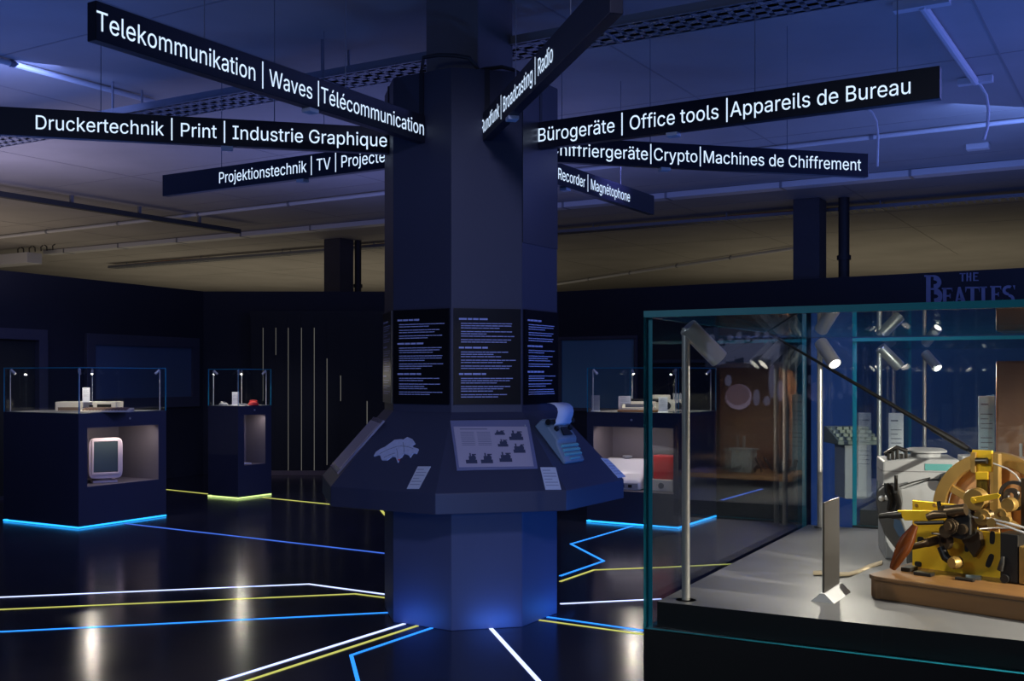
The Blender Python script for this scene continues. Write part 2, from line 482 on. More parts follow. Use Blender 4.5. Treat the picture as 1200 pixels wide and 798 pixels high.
def oct_pts(ap, z, off=0.0):
    r = ap / math.cos(R(22.5))
    return [Vector((r * math.sin(SG * (k + .5)), -r * math.cos(SG * (k + .5)), z)) for k in range(8)]


def loft(rings, cap0=True, cap1=True):
    b = MB(); n = 8; vs = [v for r in rings for v in r]
    fs = [(i * n + k, i * n + (k + 1) % n, (i + 1) * n + (k + 1) % n, (i + 1) * n + k) for i in range(len(rings) - 1) for k in range(n)]
    if cap0: fs.append(list(range(n))[::-1])
    if cap1: fs.append(list(range((len(rings) - 1) * n, len(rings) * n)))
    return b.add(vs, fs)


DZ0, DZ1, DZ2, DAP = .735, .85, 1.285, .905
loft([oct_pts(AP, 0), oct_pts(AP, DZ0)]).build('base', NAVY, kiosk, smooth=0, bevel=.004)
loft([oct_pts(AP - .02, DZ0 - .002), oct_pts(DAP, DZ0), oct_pts(DAP, DZ1), oct_pts(AP - .001, DZ2), oct_pts(AP - .02, DZ2 + .001)]).build('desk', NAVYD, kiosk, smooth=0, bevel=.004)
loft([oct_pts(AP, DZ2 - .03), oct_pts(AP, 3.31)]).build('shaft', NAVYD, kiosk, smooth=0, bevel=.003)


def face_axes(k):                                 # local outward normal and rightward tangent of face k
    a = SG * k
    return Vector((math.sin(a), -math.cos(a), 0)), Vector((math.cos(a), math.sin(a), 0))


SATIN_LIT = mat('lit_satin_plate', (.085, .082, .10), .32, .5)
for k in range(8):
    n, t_ = face_axes(k); wd = AP * math.tan(R(22.5)) * 2
    m3 = Matrix((t_, n, Vector((0, 0, 1)))).transposed()
    MB().box(n * (AP + .006) + Vector((0, 0, 1.612)), (wd - .022, .012, .565), m3).build('text_panel', BLACKG, kiosk, smooth=0)
    pn = [o for o in kiosk.children if o.name.startswith('text_panel')][-1]
    tx = MB(); rnd = random.Random(40 + k); zz = 1.612 + .565 / 2 - .062; x0 = -wd / 2 + .055
    for sec in range(3):
        ln = rnd.uniform(.14, .2); x = x0 - .012
        while x < x0 - .012 + ln:
            l = rnd.uniform(.025, .05); tx.box(n * (AP + .0125) + t_ * (x + l / 2) + Vector((0, 0, zz)), (l, .001, .0105), m3); x += l + .006
        zz -= .026
        for par in range(3):
            for row in range(rnd.choice((2, 2, 3))):
                ln = (wd - .12) * (rnd.uniform(.9, 1.0) if row == 0 else rnd.uniform(.45, 1.0)); x = x0
                while x < x0 + ln:
                    l = rnd.uniform(.016, .045); tx.box(n * (AP + .0125) + t_ * (x + l / 2) + Vector((0, 0, zz)), (l, .001, .0048), m3); x += l + .003
                zz -= .0135
            zz -= .0075
        zz -= .012
    tx.build('lettering', TEXTM, pn, smooth=0)
    if k in (1, 2):                                # satin plates above the seam, paler in place of warm light from the right
        MB().box(n * (AP + .002) + Vector((0, 0, 2.80)), (wd - .004, .005, 1.01), m3).build('lit_tone_plate', SATIN_LIT, kiosk, smooth=0)
    # dark slot above each sign arm
    MB().box(n * (AP + .0025) + Vector((0, 0, 3.10)), (.03, .008, .42), m3).build('slot', BLACKP, kiosk, smooth=0)
cab = MB()
for q in range(2):
    cab.tube([(.62 * .62 * math.sin(a * .5 - 1.2 + q) * (1 + .1 * math.sin(a * 3)), -.40 + .10 * math.cos(a * 1.7 + q), 3.325 + .02 * math.sin(a * 2.3) + (.07 if 0 < a < 2 and q == 0 else 0)) for a in [i * .45 for i in range(12)]], .012, 6)
cab.build('cable', DARKPIPE, kiosk)

kw = xf(kiosk)


def kface(k):                                     # world frame of the sloping desk face k: point, right, up-slope, normal
    n, t_ = face_axes(k)
    lo = kw @ (n * DAP + Vector((0, 0, DZ1))); hi = kw @ (n * AP + Vector((0, 0, DZ2)))
    r = (kw.to_3x3() @ t_); u = (hi - lo).normalized(); nn = r.cross(u)
    return lo, r, u, nn


def desk_hit(k, px, py, lift=0.0):
    lo, r, u, nn = kface(k); return hit(px, py, lo + nn * lift, nn)


def desk_thing(k, px, py, name, label, cat, group=None):
    lo, r, u, nn = kface(k); p = desk_hit(k, px, py)
    m = Matrix((r, u, nn)).transposed()
    return thing(name, label, cat, p, group=group, rot=m.to_euler())


def card(k, corners, label):
    lo, r, u, nn = kface(k)
    cx = sum(c[0] for c in corners) / 4; cy = sum(c[1] for c in corners) / 4
    t = desk_thing(k, cx, cy, 'caption_card', label, 'caption card', 'caption cards on the desk')
    pts = [desk_hit(k, *c) for c in corners]
    b = MB().prism(pts, nn * .004); b.build('card', LABELW, t, True, smooth=0)
    x = MB(); A, B, Cc, D = pts                    # top-left, top-right, bottom-right, bottom-left
    for i in range(6):
        f0 = .12 + i * .135; f1 = f0 + .04; e1 = .9 if i % 3 else .6
        q = [A.lerp(D, f0).lerp(B.lerp(Cc, f0), .1), A.lerp(D, f0).lerp(B.lerp(Cc, f0), e1), A.lerp(D, f1).lerp(B.lerp(Cc, f1), e1), A.lerp(D, f1).lerp(B.lerp(Cc, f1), .1)]
        x.prism([p + nn * .004 for p in q], nn * .0006)
    x.build('lettering', mat('pale_print', (.36, .37, .42), .7), t, True, smooth=0)
    return t


card(-1, [(490, 547), (505, 547), (491, 573), (477, 573)], 'white caption card to the lower right of the white map on the desk')
card(0, [(633, 548), (651, 548), (657.5, 574), (639, 574)], 'white caption card on the desk between the picture board and the typewriter')
card(1, [(704, 537), (712, 538), (733, 559), (724, 560)], 'narrow white caption card at the right end of the desk, beside the typewriter')

# white map relief
lo, r, u, nn = kface(-1)
poly = [(258, 235), (275, 205), (310, 180), (345, 165), (380, 140), (405, 122), (420, 110), (470, 105), (490, 108), (520, 88), (560, 105), (580, 135), (558, 150), (565, 166), (605, 180), (590, 215), (565, 212), (555, 222), (540, 245), (525, 225), (490, 215), (475, 240), (458, 250), (445, 285), (436, 262), (425, 240), (400, 235), (380, 250), (360, 265), (320, 265), (305, 225), (285, 226)]
pp = [(400 + x / 6.65, 500 + y / 6.65) for x, y in poly]
t = desk_thing(-1, 465, 527, 'map_relief', 'white cut-out country map with a red spot on the left side of the desk', 'map')
MB().prism([desk_hit(-1, *p) for p in pp], nn * .010).build('map_plate', mat('map_white', (.52, .55, .70), .6, noise=.2, nscale=60), t, True, smooth=0)
x = MB()
for ax, ay, bx_, by in ((300, 210, 400, 165), (400, 165, 470, 150), (470, 150, 560, 170), (440, 240, 430, 170), (480, 120, 490, 200), (330, 240, 420, 205)):
    p0, p1 = desk_hit(-1, 400 + ax / 6.65, 500 + ay / 6.65, .01), desk_hit(-1, 400 + bx_ / 6.65, 500 + by / 6.65, .01)
    x.tube([p0, (p0 + p1) / 2 + u * .004, p1], .0016, 5)
x.build('border_line', PRINT, t, True)
MB().tube([desk_hit(-1, 400 + 450 / 6.65, 500 + 258 / 6.65, .009), desk_hit(-1, 400 + 450 / 6.65, 500 + 258 / 6.65, .013)], .006, 10).build('spot', RED, t, True)

# picture board of the front face
lo, r, u, nn = kface(0)
t = desk_thing(0, 578, 525, 'picture_board', 'framed picture board with small photos of machines on the front of the desk', 'picture board')
cs = [(527, 494), (619.5, 493), (630, 550), (535, 552)]
pts = [desk_hit(0, *c) for c in cs]; ctr = sum(pts, Vector()) / 4
MB().prism(pts, nn * .012).build('backing', mat('acrylic_frame', (.20, .20, .30), .2), t, True, smooth=0, bevel=.003)
ip = [desk_hit(0, *c, .012) for c in ((531.5, 500), (617.5, 500), (625.5, 546.5), (538, 547.5))]
MB().prism(ip, nn * .0015).build('sheet', mat('print_sheet', (.46, .40, .44), .6), t, True, smooth=0)
A, B, Cc, D = [p + nn * .0016 for p in ip]


def uv(a, b): return A.lerp(B, a).lerp(D.lerp(Cc, a), b)


x = MB()
x.prism([uv(.08, .055), uv(.45, .055), uv(.45, .075), uv(.08, .075)], nn * .0004)
for c in range(2):
    for i in range(9):
        x.prism([uv(.08 + c * .22, .14 + i * .04), uv(.26 + c * .22, .14 + i * .04), uv(.26 + c * .22, .15 + i * .04), uv(.08 + c * .22, .15 + i * .04)], nn * .0004)
x.build('caption', PRINT, t, True, smooth=0)
rnd = random.Random(3)
for (a0, b0, a1, b1) in ((.54, .09, .68, .22), (.73, .10, .92, .36), (.56, .32, .70, .52), (.76, .43, .92, .68), (.55, .64, .72, .90), (.10, .66, .25, .93), (.30, .66, .46, .93)):
    ph = MB(); fa = lambda q: a0 + (a1 - a0) * q; fb = lambda q: b0 + (b1 - b0) * q
    def quad(p, q, r_, s_, k=.0005): ph.prism([uv(fa(p), fb(r_)), uv(fa(q), fb(r_)), uv(fa(q), fb(s_)), uv(fa(p), fb(s_))], nn * k)
    m0 = rnd.uniform(.1, .3); quad(0, 1, .62, .95); quad(m0, m0 + .5, .3, .66, .0006); quad(m0 + .1, m0 + .22, .02, .34, .0007)
    N = 14; ph.prism([uv(fa(.72 + .22 * math.cos(2 * math.pi * i / N)), fb(.45 + .26 * math.sin(2 * math.pi * i / N))) for i in range(N)], nn * .0008)
    quad(rnd.uniform(.5, .7), .98, .1, .2, .0006)
    ph.build('photo', PRINTD, t, True, smooth=0)
MB().tube([uv(.97, .0) + nn * .002, uv(.97, 0) + nn * .012], .004, 10).build('screw', STEEL, t, True)

# acrylic board seen edge-on on the far left face
lo, r, u, nn = kface(-2)
t = thing('picture_board', 'picture board seen edge-on at the left end of the desk, lit from the side', 'picture board', lo + u * .3, rot=Matrix((r, u, nn)).transposed().to_euler())
MB().bx(-.27, .27, -.22, .2, .0, .014).build('backing', mat('acrylic_frame', (.2, .2, .3), .2), t, smooth=0, bevel=.003)
MB().bx(-.24, .24, -.19, .17, .014, .016).build('sheet', mat('print_sheet', (.46, .4, .44), .6), t, smooth=0)

# portable typewriter on the right face
lo, r, u, nn = kface(1)
t = desk_thing(1, 672, 543, 'typewriter', 'grey-green portable typewriter with mint keys and a sheet of paper on the desk', 'typewriter')
W, Dp = .245, .30
prof = [(0, 0), (0, .022), (.12, .055), (.135, .075), (.27, .085), (.30, .06), (.30, 0)]
bd = MB(); n_ = len(prof)
xs = (-W / 2, -W / 2 + .02, W / 2 - .02, W / 2); sc = (.82, 1, 1, .82)
bd.add([(x, y if i in (1, 2) else y * .97 + .004, z * s) for i, (x, s) in enumerate(zip(xs, sc)) for y, z in prof], [(i * n_ + k, i * n_ + (k + 1) % n_, (i + 1) * n_ + (k + 1) % n_, (i + 1) * n_ + k) for i in range(3) for k in range(n_)] + [list(range(n_)), list(range(3 * n_, 4 * n_))[::-1]])
bd.build('body', MINTB, t, bevel=.006, smooth=40)
for i in range(4):
    y = .018 + i * .026; z = .030 + i * .0075; kx = 10 if i else 1
    if i == 0: MB().bx(-.06, .06, y - .007, y + .007, z - .006, z + .006).build('space_bar', MINT, t, smooth=0, bevel=.003)
    else:
        kb = MB()
        for q in range(10): kb.bx(-.105 + q * .0205 + i * .002, -.105 + q * .0205 + .0165 + i * .002, y - .008, y + .008, z - .006, z + .007)
        kb.build('key_row', MINT, t, smooth=0, bevel=.002)
MB().prism([(-.055, .15, .084), (.055, .15, .084), (.035, .205, .088), (-.035, .205, .088)], (0, 0, .006)).build('type_basket', IRON, t, smooth=0)
cr = MB().lathe([(.0, -.15), (.018, -.15), (.018, -.14), (.014, -.138), (.014, .138), (.018, .14), (.018, .15), (0, .15)], (0, .245, .098), (1, 0, 0), 18)
cr.build('platen', IRON, t)
MB().lathe([(0, -.012), (.014, -.012), (.017, 0), (.014, .012), (0, .012)], (-.085, .20, .088), (0, 0, 1), 16).lathe([(0, -.012), (.014, -.012), (.017, 0), (.014, .012), (0, .012)], (.085, .2, .088), (0, 0, 1), 16).build('ribbon_spool', IRON, t)
pa = MB(); pw = .098; path = [(.222, .088), (.224, .112), (.236, .122), (.246, .145), (.262, .166), (.285, .178), (.31, .176), (.335, .162), (.352, .146)]
pv = [(x, y, z + .001 * 0) for y, z in path for x in (-pw, pw)]
pa.add(pv, [(2 * i, 2 * i + 1, 2 * i + 3, 2 * i + 2) for i in range(len(path) - 1)])
po = pa.build('paper', PAPER, t); sm = po.modifiers.new('solid', 'SOLIDIFY'); sm.thickness = .0008

# letter outlines for the signs: advance, x y pairs, faces (thousandths)
GLYPHS = {
    ' ': (188, [], []),
    'A': (480, [16,0,201,509,276,509,463,0,395,0,287,302,280,323,272,346,264,372,255,402,244,438,232,478,245,478,233,437,222,402,213,371,204,345,197,322,191,302,85,0,110,142,110,199,370,199,370,142,239,456,155,199,324,199,344,142,135,142], [[0,19,20],[21,18,17],[0,20,21],[1,16,15],[1,15,14],[14,13,1],[13,11,1],[21,17,16],[16,1,21],[0,21,1],[8,7,2],[8,2,9],[10,9,2],[12,10,2],[4,3,23],[3,22,23],[6,5,22],[2,7,6],[6,22,2],[22,3,2],[28,25,20],[11,13,24],[11,24,12],[1,11,12],[12,2,1],[26,27,23],[10,12,24],[25,28,26],[18,21,25],[21,20,25],[22,5,26],[23,22,26],[4,23,27],[27,26,28],[20,19,28]]),
    'B': (456, [60,0,60,509,241,509,274,507,304,501,329,491,350,477,367,461,381,442,390,421,396,398,398,374,397,353,393,336,387,320,378,307,368,295,356,286,343,278,329,272,315,267,315,262,331,260,347,254,363,245,378,234,391,220,402,203,411,184,416,161,418,136,416,111,410,88,400,67,386,48,368,31,344,18,317,8,284,2,247,0,125,57,245,57,281,60,309,67,330,80,344,96,353,115,355,137,354,153,350,169,342,184,333,197,320,209,306,218,289,225,269,229,248,231,125,231,125,285,238,285,256,287,273,290,288,296,302,304,314,314,323,326,330,340,335,355,336,372,333,393,326,412,313,429,294,442,270,449,240,452,125,452], [[40,57,0],[1,0,57],[74,2,75],[59,58,57],[1,57,58],[58,75,1],[75,2,1],[60,56,55],[41,39,38],[38,42,41],[60,55,61],[40,0,39],[39,41,40],[59,57,56],[56,60,59],[73,3,74],[2,74,3],[54,53,21],[63,62,20],[20,19,63],[64,63,19],[72,71,5],[4,72,5],[42,38,37],[37,43,42],[54,21,55],[61,55,21],[21,20,61],[20,62,61],[72,4,73],[3,73,4],[34,33,45],[33,32,45],[46,45,32],[32,31,46],[47,46,31],[31,30,47],[30,29,47],[48,47,29],[29,28,48],[49,48,28],[28,27,49],[50,49,27],[27,26,50],[26,25,50],[51,50,25],[24,51,25],[14,13,67],[13,12,67],[68,67,12],[12,11,68],[11,10,68],[69,68,10],[10,9,69],[43,37,36],[44,43,36],[36,35,44],[35,34,44],[34,45,44],[51,24,52],[24,23,52],[23,22,52],[53,52,22],[21,53,22],[64,19,18],[18,17,64],[65,64,17],[17,16,65],[16,15,65],[66,65,15],[15,14,66],[14,67,66],[69,9,70],[9,8,70],[8,7,70],[71,70,7],[7,6,71],[5,71,6]]),
    'C': (510, [267,-7,225,-3,186,7,150,25,119,49,92,79,70,115,53,157,44,203,40,254,44,305,53,352,70,393,92,429,119,459,150,484,186,501,225,512,267,516,293,514,317,511,340,504,362,496,383,485,402,471,419,456,435,438,448,418,459,397,467,373,473,348,408,348,404,365,397,380,389,395,380,407,369,418,357,428,344,437,330,444,315,449,300,453,284,455,267,456,237,453,209,445,184,432,161,414,141,391,125,364,113,332,106,295,103,254,106,213,113,177,125,145,141,117,161,94,184,76,210,63,237,56,267,53,284,54,300,56,315,60,330,65,344,72,357,81,369,90,380,102,389,114,397,128,404,144,408,160,473,160,467,135,459,112,448,91,435,71,420,53,402,38,383,24,363,13,341,5,317,-2,293,-6], [[6,5,56],[56,55,6],[7,6,55],[55,54,7],[8,7,54],[54,53,8],[9,8,53],[52,9,53],[9,52,51],[10,9,51],[51,50,10],[11,10,50],[50,49,11],[12,11,49],[49,48,12],[13,12,48],[1,59,2],[16,45,17],[2,59,58],[45,16,46],[15,46,16],[0,61,60],[85,63,62],[18,42,19],[85,62,0],[61,0,62],[42,18,43],[44,43,18],[0,60,1],[59,1,60],[17,45,44],[44,18,17],[2,58,3],[58,57,3],[4,3,57],[5,4,57],[56,5,57],[13,48,47],[14,13,47],[47,46,14],[46,15,14],[40,20,41],[64,84,83],[83,65,64],[39,21,40],[20,40,21],[38,37,23],[22,38,23],[65,83,82],[66,65,82],[82,81,66],[81,67,66],[38,22,39],[21,39,22],[78,77,70],[71,70,77],[77,76,71],[72,71,76],[76,75,72],[73,72,75],[75,74,73],[30,29,31],[32,31,29],[29,28,32],[33,32,28],[28,27,33],[34,33,27],[27,26,34],[67,81,80],[68,67,80],[80,79,68],[69,68,79],[79,78,69],[78,70,69],[34,26,35],[26,25,35],[36,35,25],[25,24,36],[37,36,24],[23,37,24],[63,85,84],[84,64,63],[19,42,41],[41,20,19]]),
    'D': (502, [219,0,96,0,96,57,215,57,254,60,288,68,318,81,343,99,363,122,379,149,390,181,397,216,399,255,397,294,390,329,379,361,364,388,344,410,320,428,291,441,258,449,221,452,93,452,93,509,225,509,273,505,315,495,353,478,385,455,412,426,433,391,449,351,458,306,462,255,458,205,449,159,433,119,411,83,384,54,351,31,312,14,268,3,125,509,125,0,60,0,60,509,125,452,125,57], [[45,44,22],[22,23,45],[0,3,43],[2,43,47],[43,2,1],[44,1,2],[22,44,2],[22,2,46],[22,46,42],[23,22,42],[41,5,4],[24,20,25],[26,19,18],[5,41,40],[40,6,5],[25,20,19],[19,26,25],[41,4,0],[3,0,4],[20,24,21],[42,21,24],[27,17,28],[34,33,11],[12,11,33],[13,12,33],[33,32,13],[37,36,8],[9,8,36],[36,35,9],[10,9,35],[35,34,10],[34,11,10],[13,32,14],[32,31,14],[15,14,31],[31,30,15],[16,15,30],[30,29,16],[17,16,29],[28,17,29],[6,40,39],[7,6,39],[39,38,7],[38,37,7],[37,8,7],[17,27,18],[26,18,27],[21,42,46],[2,47,46],[43,3,47]]),
    'G': (520, [269,-7,225,-3,185,7,149,25,118,49,91,79,69,116,53,157,43,203,40,254,43,305,53,352,69,393,91,429,117,459,149,484,184,501,223,512,265,516,291,514,316,510,340,504,363,494,384,483,403,469,421,453,436,436,449,416,460,395,468,373,474,349,408,349,402,365,395,379,387,393,378,406,368,417,356,427,344,436,330,443,315,448,300,453,283,455,265,456,236,453,209,445,183,432,160,414,141,392,125,364,113,332,106,295,103,254,106,213,113,177,125,145,141,117,161,95,184,76,210,63,238,56,269,53,296,55,322,61,345,71,365,85,382,102,396,123,407,147,413,173,415,202,434,199,283,199,283,256,478,256,478,200,475,160,466,124,451,91,431,62,406,38,377,19,344,5,308,-4,415,199], [[4,56,5],[6,5,56],[56,55,6],[7,6,55],[55,54,7],[8,7,54],[54,53,8],[9,8,53],[52,9,53],[9,52,51],[10,9,51],[51,50,10],[11,10,50],[50,49,11],[12,11,49],[49,48,12],[13,12,48],[15,47,46],[45,17,16],[2,59,58],[45,16,46],[15,46,16],[43,18,44],[60,1,0],[0,61,60],[18,43,42],[42,19,18],[59,2,1],[1,60,59],[17,45,44],[44,18,17],[2,58,3],[58,57,3],[4,3,57],[56,4,57],[13,48,47],[14,13,47],[47,15,14],[40,20,41],[82,63,83],[62,83,63],[39,21,40],[20,40,21],[65,64,81],[81,64,82],[63,82,64],[37,23,38],[23,22,38],[39,38,22],[21,39,22],[76,75,71],[75,74,71],[78,77,67],[68,67,77],[77,76,68],[69,68,76],[76,71,69],[70,84,71],[71,74,70],[30,29,31],[32,31,29],[29,28,32],[65,81,80],[66,65,80],[80,79,66],[79,78,66],[78,67,66],[32,28,33],[28,27,33],[34,33,27],[27,26,34],[35,34,26],[26,25,35],[36,35,25],[25,24,36],[37,36,24],[23,37,24],[83,62,0],[61,0,62],[84,70,72],[73,72,70],[70,74,73],[19,42,41],[41,20,19],[69,71,84]]),
    'I': (301, [31,0,31,57,118,57,118,452,31,452,31,509,269,509,269,452,183,452,183,57,269,57,269,0], [[1,0,2],[3,5,4],[9,11,10],[7,6,8],[2,0,11],[11,9,2],[3,2,9],[9,8,3],[8,6,3],[5,3,6]]),
    'M': (628, [60,0,60,509,152,509,277,187,280,179,284,170,287,159,291,147,295,135,299,123,303,110,307,97,311,84,315,71,319,60,322,49,307,49,311,59,314,71,318,83,322,95,326,108,330,121,334,134,338,146,342,158,346,169,349,179,352,187,476,509,568,509,568,0,504,0,504,291,504,302,504,314,504,327,505,340,505,354,505,369,506,413,506,428,507,443,507,457,513,457,508,441,503,425,498,409,492,393,487,378,482,363,477,348,472,335,467,322,463,310,459,300,456,291,342,0,286,0,170,291,167,300,163,310,159,321,155,333,150,347,145,361,140,376,134,392,129,408,124,424,118,441,112,457,119,457,119,444,120,430,120,416,120,401,121,386,121,372,122,328,122,315,122,302,122,291,122,0,315,73,507,436,120,437], [[71,70,73],[76,75,1],[71,1,75],[70,71,75],[75,74,70],[71,73,72],[83,82,0],[1,0,82],[82,81,1],[81,80,1],[80,79,1],[78,1,79],[1,78,77],[76,1,77],[73,70,86],[10,16,11],[12,17,18],[17,12,16],[11,16,12],[5,4,6],[16,10,58],[67,66,2],[68,67,2],[69,68,2],[73,69,2],[72,73,2],[71,72,2],[1,71,2],[14,15,20],[19,13,14],[14,20,19],[20,15,21],[30,44,45],[42,45,44],[43,42,44],[38,37,30],[39,38,30],[40,39,30],[30,45,40],[41,40,45],[45,42,85],[33,32,31],[31,30,33],[34,33,30],[35,34,30],[30,37,35],[36,35,37],[85,42,46],[28,27,26],[49,48,29],[48,47,29],[47,46,29],[46,42,29],[42,43,29],[43,44,29],[44,30,29],[16,58,57],[57,15,16],[17,16,15],[15,14,17],[18,17,14],[14,13,18],[18,13,84],[28,56,55],[66,65,2],[60,59,3],[3,2,63],[64,63,2],[65,64,2],[63,62,3],[62,61,3],[61,60,3],[13,19,84],[12,18,84],[50,49,29],[29,28,53],[55,54,53],[53,28,55],[53,52,29],[52,51,29],[51,50,29],[41,45,85],[15,57,21],[57,56,25],[26,25,56],[56,28,26],[25,24,57],[24,23,57],[23,22,57],[22,21,57],[4,3,59],[59,58,6],[7,6,58],[8,7,58],[9,8,58],[10,9,58],[6,4,59],[70,74,86],[69,73,86]]),
    'O': (533, [267,-7,225,-3,186,7,150,25,119,49,92,79,70,115,53,157,44,203,40,254,44,305,53,352,70,393,92,429,119,459,150,484,186,501,225,512,267,516,309,512,348,501,384,484,415,459,442,429,464,393,480,352,490,305,493,254,490,203,480,157,464,115,442,79,415,49,384,25,348,7,309,-3,267,53,296,55,324,63,349,76,372,94,392,116,408,144,420,176,428,213,430,254,428,295,420,332,408,365,392,392,372,415,349,433,324,446,296,453,267,456,237,453,210,445,184,433,161,415,142,392,125,364,113,332,106,295,103,254,106,213,113,176,125,144,142,117,161,94,184,76,210,63,237,55], [[7,6,66],[66,65,7],[8,7,65],[65,64,8],[9,8,64],[64,63,9],[63,62,9],[10,9,62],[62,61,10],[11,10,61],[61,60,11],[12,11,60],[2,69,3],[69,68,3],[58,57,15],[0,36,71],[0,71,1],[70,1,71],[55,17,56],[16,56,17],[1,70,2],[69,2,70],[56,16,57],[15,57,16],[3,68,4],[5,4,68],[68,67,5],[6,5,67],[66,6,67],[12,60,59],[13,12,59],[59,58,13],[14,13,58],[58,15,14],[18,54,53],[34,38,35],[35,38,37],[52,19,53],[18,53,19],[40,39,33],[50,21,51],[20,51,21],[33,39,34],[38,34,39],[51,20,52],[19,52,20],[30,29,42],[43,42,29],[29,28,43],[44,43,28],[28,27,44],[45,44,27],[46,45,27],[27,26,46],[47,46,26],[26,25,47],[48,47,25],[25,24,48],[40,33,32],[41,40,32],[32,31,41],[31,30,41],[30,42,41],[48,24,49],[24,23,49],[23,22,49],[50,49,22],[21,50,22],[35,37,0],[36,0,37],[54,18,55],[17,55,18]]),
    'P': (445, [60,0,60,509,235,509,272,506,305,499,332,487,356,471,375,452,390,430,400,404,407,377,409,348,407,318,400,291,390,265,375,243,356,223,332,207,305,195,272,188,235,186,109,186,109,242,233,242,257,244,279,248,297,256,312,266,324,279,333,294,339,310,343,328,344,348,343,367,339,385,333,402,324,416,312,428,297,439,279,446,257,451,232,452,125,452,125,0,125,242,125,186], [[43,21,0],[21,22,0],[1,0,22],[20,24,23],[42,41,2],[21,43,45],[22,21,44],[22,44,42],[1,22,42],[42,2,1],[39,3,40],[25,19,18],[18,26,25],[38,4,39],[3,39,4],[24,20,19],[19,25,24],[2,41,40],[40,3,2],[16,15,28],[29,28,15],[15,14,29],[14,13,29],[30,29,13],[31,30,13],[13,12,31],[12,11,31],[32,31,11],[33,32,11],[11,10,33],[10,9,33],[34,33,9],[35,34,9],[9,8,35],[8,7,35],[36,35,7],[7,6,36],[26,18,17],[27,26,17],[17,16,27],[16,28,27],[36,6,37],[6,5,37],[38,37,5],[4,38,5],[20,23,45],[23,44,45],[21,45,44]]),
    'R': (449, [60,0,60,509,236,509,273,506,305,500,333,489,356,473,376,455,390,433,401,408,407,381,409,352,407,323,401,296,390,271,376,250,356,232,333,217,305,206,273,200,236,198,96,198,96,255,234,255,258,256,280,260,298,267,313,276,325,287,334,300,340,316,344,333,345,352,344,371,340,389,334,405,325,419,313,430,298,440,279,446,258,451,233,452,125,452,125,0,353,0,230,229,303,229,428,0,125,255,125,198,246,199,314,209], [[21,0,43],[0,21,22],[1,0,22],[22,42,1],[23,45,24],[21,43,49],[22,21,48],[42,22,48],[41,2,42],[1,42,2],[3,40,39],[18,46,19],[26,25,46],[46,27,26],[38,4,39],[3,39,4],[50,19,45],[19,46,45],[46,25,24],[2,41,40],[40,3,2],[16,15,28],[29,28,15],[15,14,29],[14,13,29],[30,29,13],[13,12,30],[31,30,12],[12,11,31],[32,31,11],[33,32,11],[11,10,33],[34,33,10],[10,9,34],[9,8,34],[35,34,8],[8,7,35],[36,35,7],[7,6,36],[19,50,44],[18,19,44],[18,44,51],[46,18,51],[27,46,17],[17,16,27],[16,28,27],[36,6,37],[6,5,37],[38,37,5],[4,38,5],[20,45,49],[45,23,48],[48,49,45],[21,49,48],[45,20,50],[24,45,46],[17,46,51],[44,47,51]]),
    'T': (449, [32,452,32,509,417,509,417,452,257,452,257,0,193,0,193,452], [[1,0,7],[3,2,4],[7,6,5],[5,4,7],[4,2,7],[1,7,2]]),
    'V': (480, [204,0,16,509,84,509,192,206,199,187,207,164,215,137,225,106,236,71,248,31,235,31,247,71,257,107,267,138,276,165,283,187,290,206,395,509,463,509,278,0,242,53], [[4,3,0],[0,3,1],[2,1,3],[10,8,0],[8,7,0],[7,6,0],[6,5,0],[4,0,5],[17,16,18],[18,16,19],[15,19,16],[11,9,19],[12,11,19],[13,12,19],[14,13,19],[19,15,14],[10,0,19],[19,9,10],[10,9,20],[9,11,20],[8,10,20]]),
    'W': (686, [155,0,16,509,82,509,163,196,167,179,172,162,175,145,179,128,183,111,187,94,190,76,194,58,197,40,189,40,193,58,196,76,200,94,203,111,207,128,211,145,215,162,220,179,224,196,306,509,380,509,462,196,466,179,470,162,474,145,478,128,482,111,486,94,490,76,494,58,497,40,488,40,492,58,495,76,499,94,503,111,506,128,510,145,515,162,519,179,523,196,603,509,670,509,530,0,455,0,368,323,362,345,357,368,351,391,346,417,341,445,336,475,350,475,345,446,340,420,335,395,330,371,324,347,318,323,230,0,193,61,493,63,343,435], [[0,3,1],[2,1,3],[5,4,6],[7,6,0],[6,4,0],[3,0,4],[11,14,12],[12,15,11],[12,14,13],[10,13,14],[14,11,64],[13,10,0],[10,9,0],[9,8,0],[7,0,8],[17,16,63],[59,58,23],[58,54,23],[54,55,23],[13,0,63],[12,13,63],[15,12,63],[63,16,15],[62,61,22],[53,52,24],[57,53,24],[56,57,24],[31,30,48],[32,35,36],[36,35,34],[33,36,34],[36,33,65],[44,47,46],[46,45,44],[41,40,47],[42,41,47],[43,42,47],[47,44,43],[34,35,47],[33,34,47],[37,33,47],[38,37,47],[39,38,47],[47,40,39],[47,35,48],[35,32,48],[31,48,32],[52,51,24],[30,29,48],[57,54,66],[55,54,57],[57,56,55],[23,55,56],[56,24,23],[11,15,64],[10,14,64],[60,59,23],[23,22,61],[61,60,23],[50,49,25],[25,24,50],[51,50,24],[33,37,65],[32,36,65],[22,21,62],[26,25,49],[49,48,27],[28,27,48],[29,28,48],[27,26,49],[54,58,66],[53,57,66],[18,17,63],[63,62,21],[21,20,63],[20,19,63],[19,18,63]]),
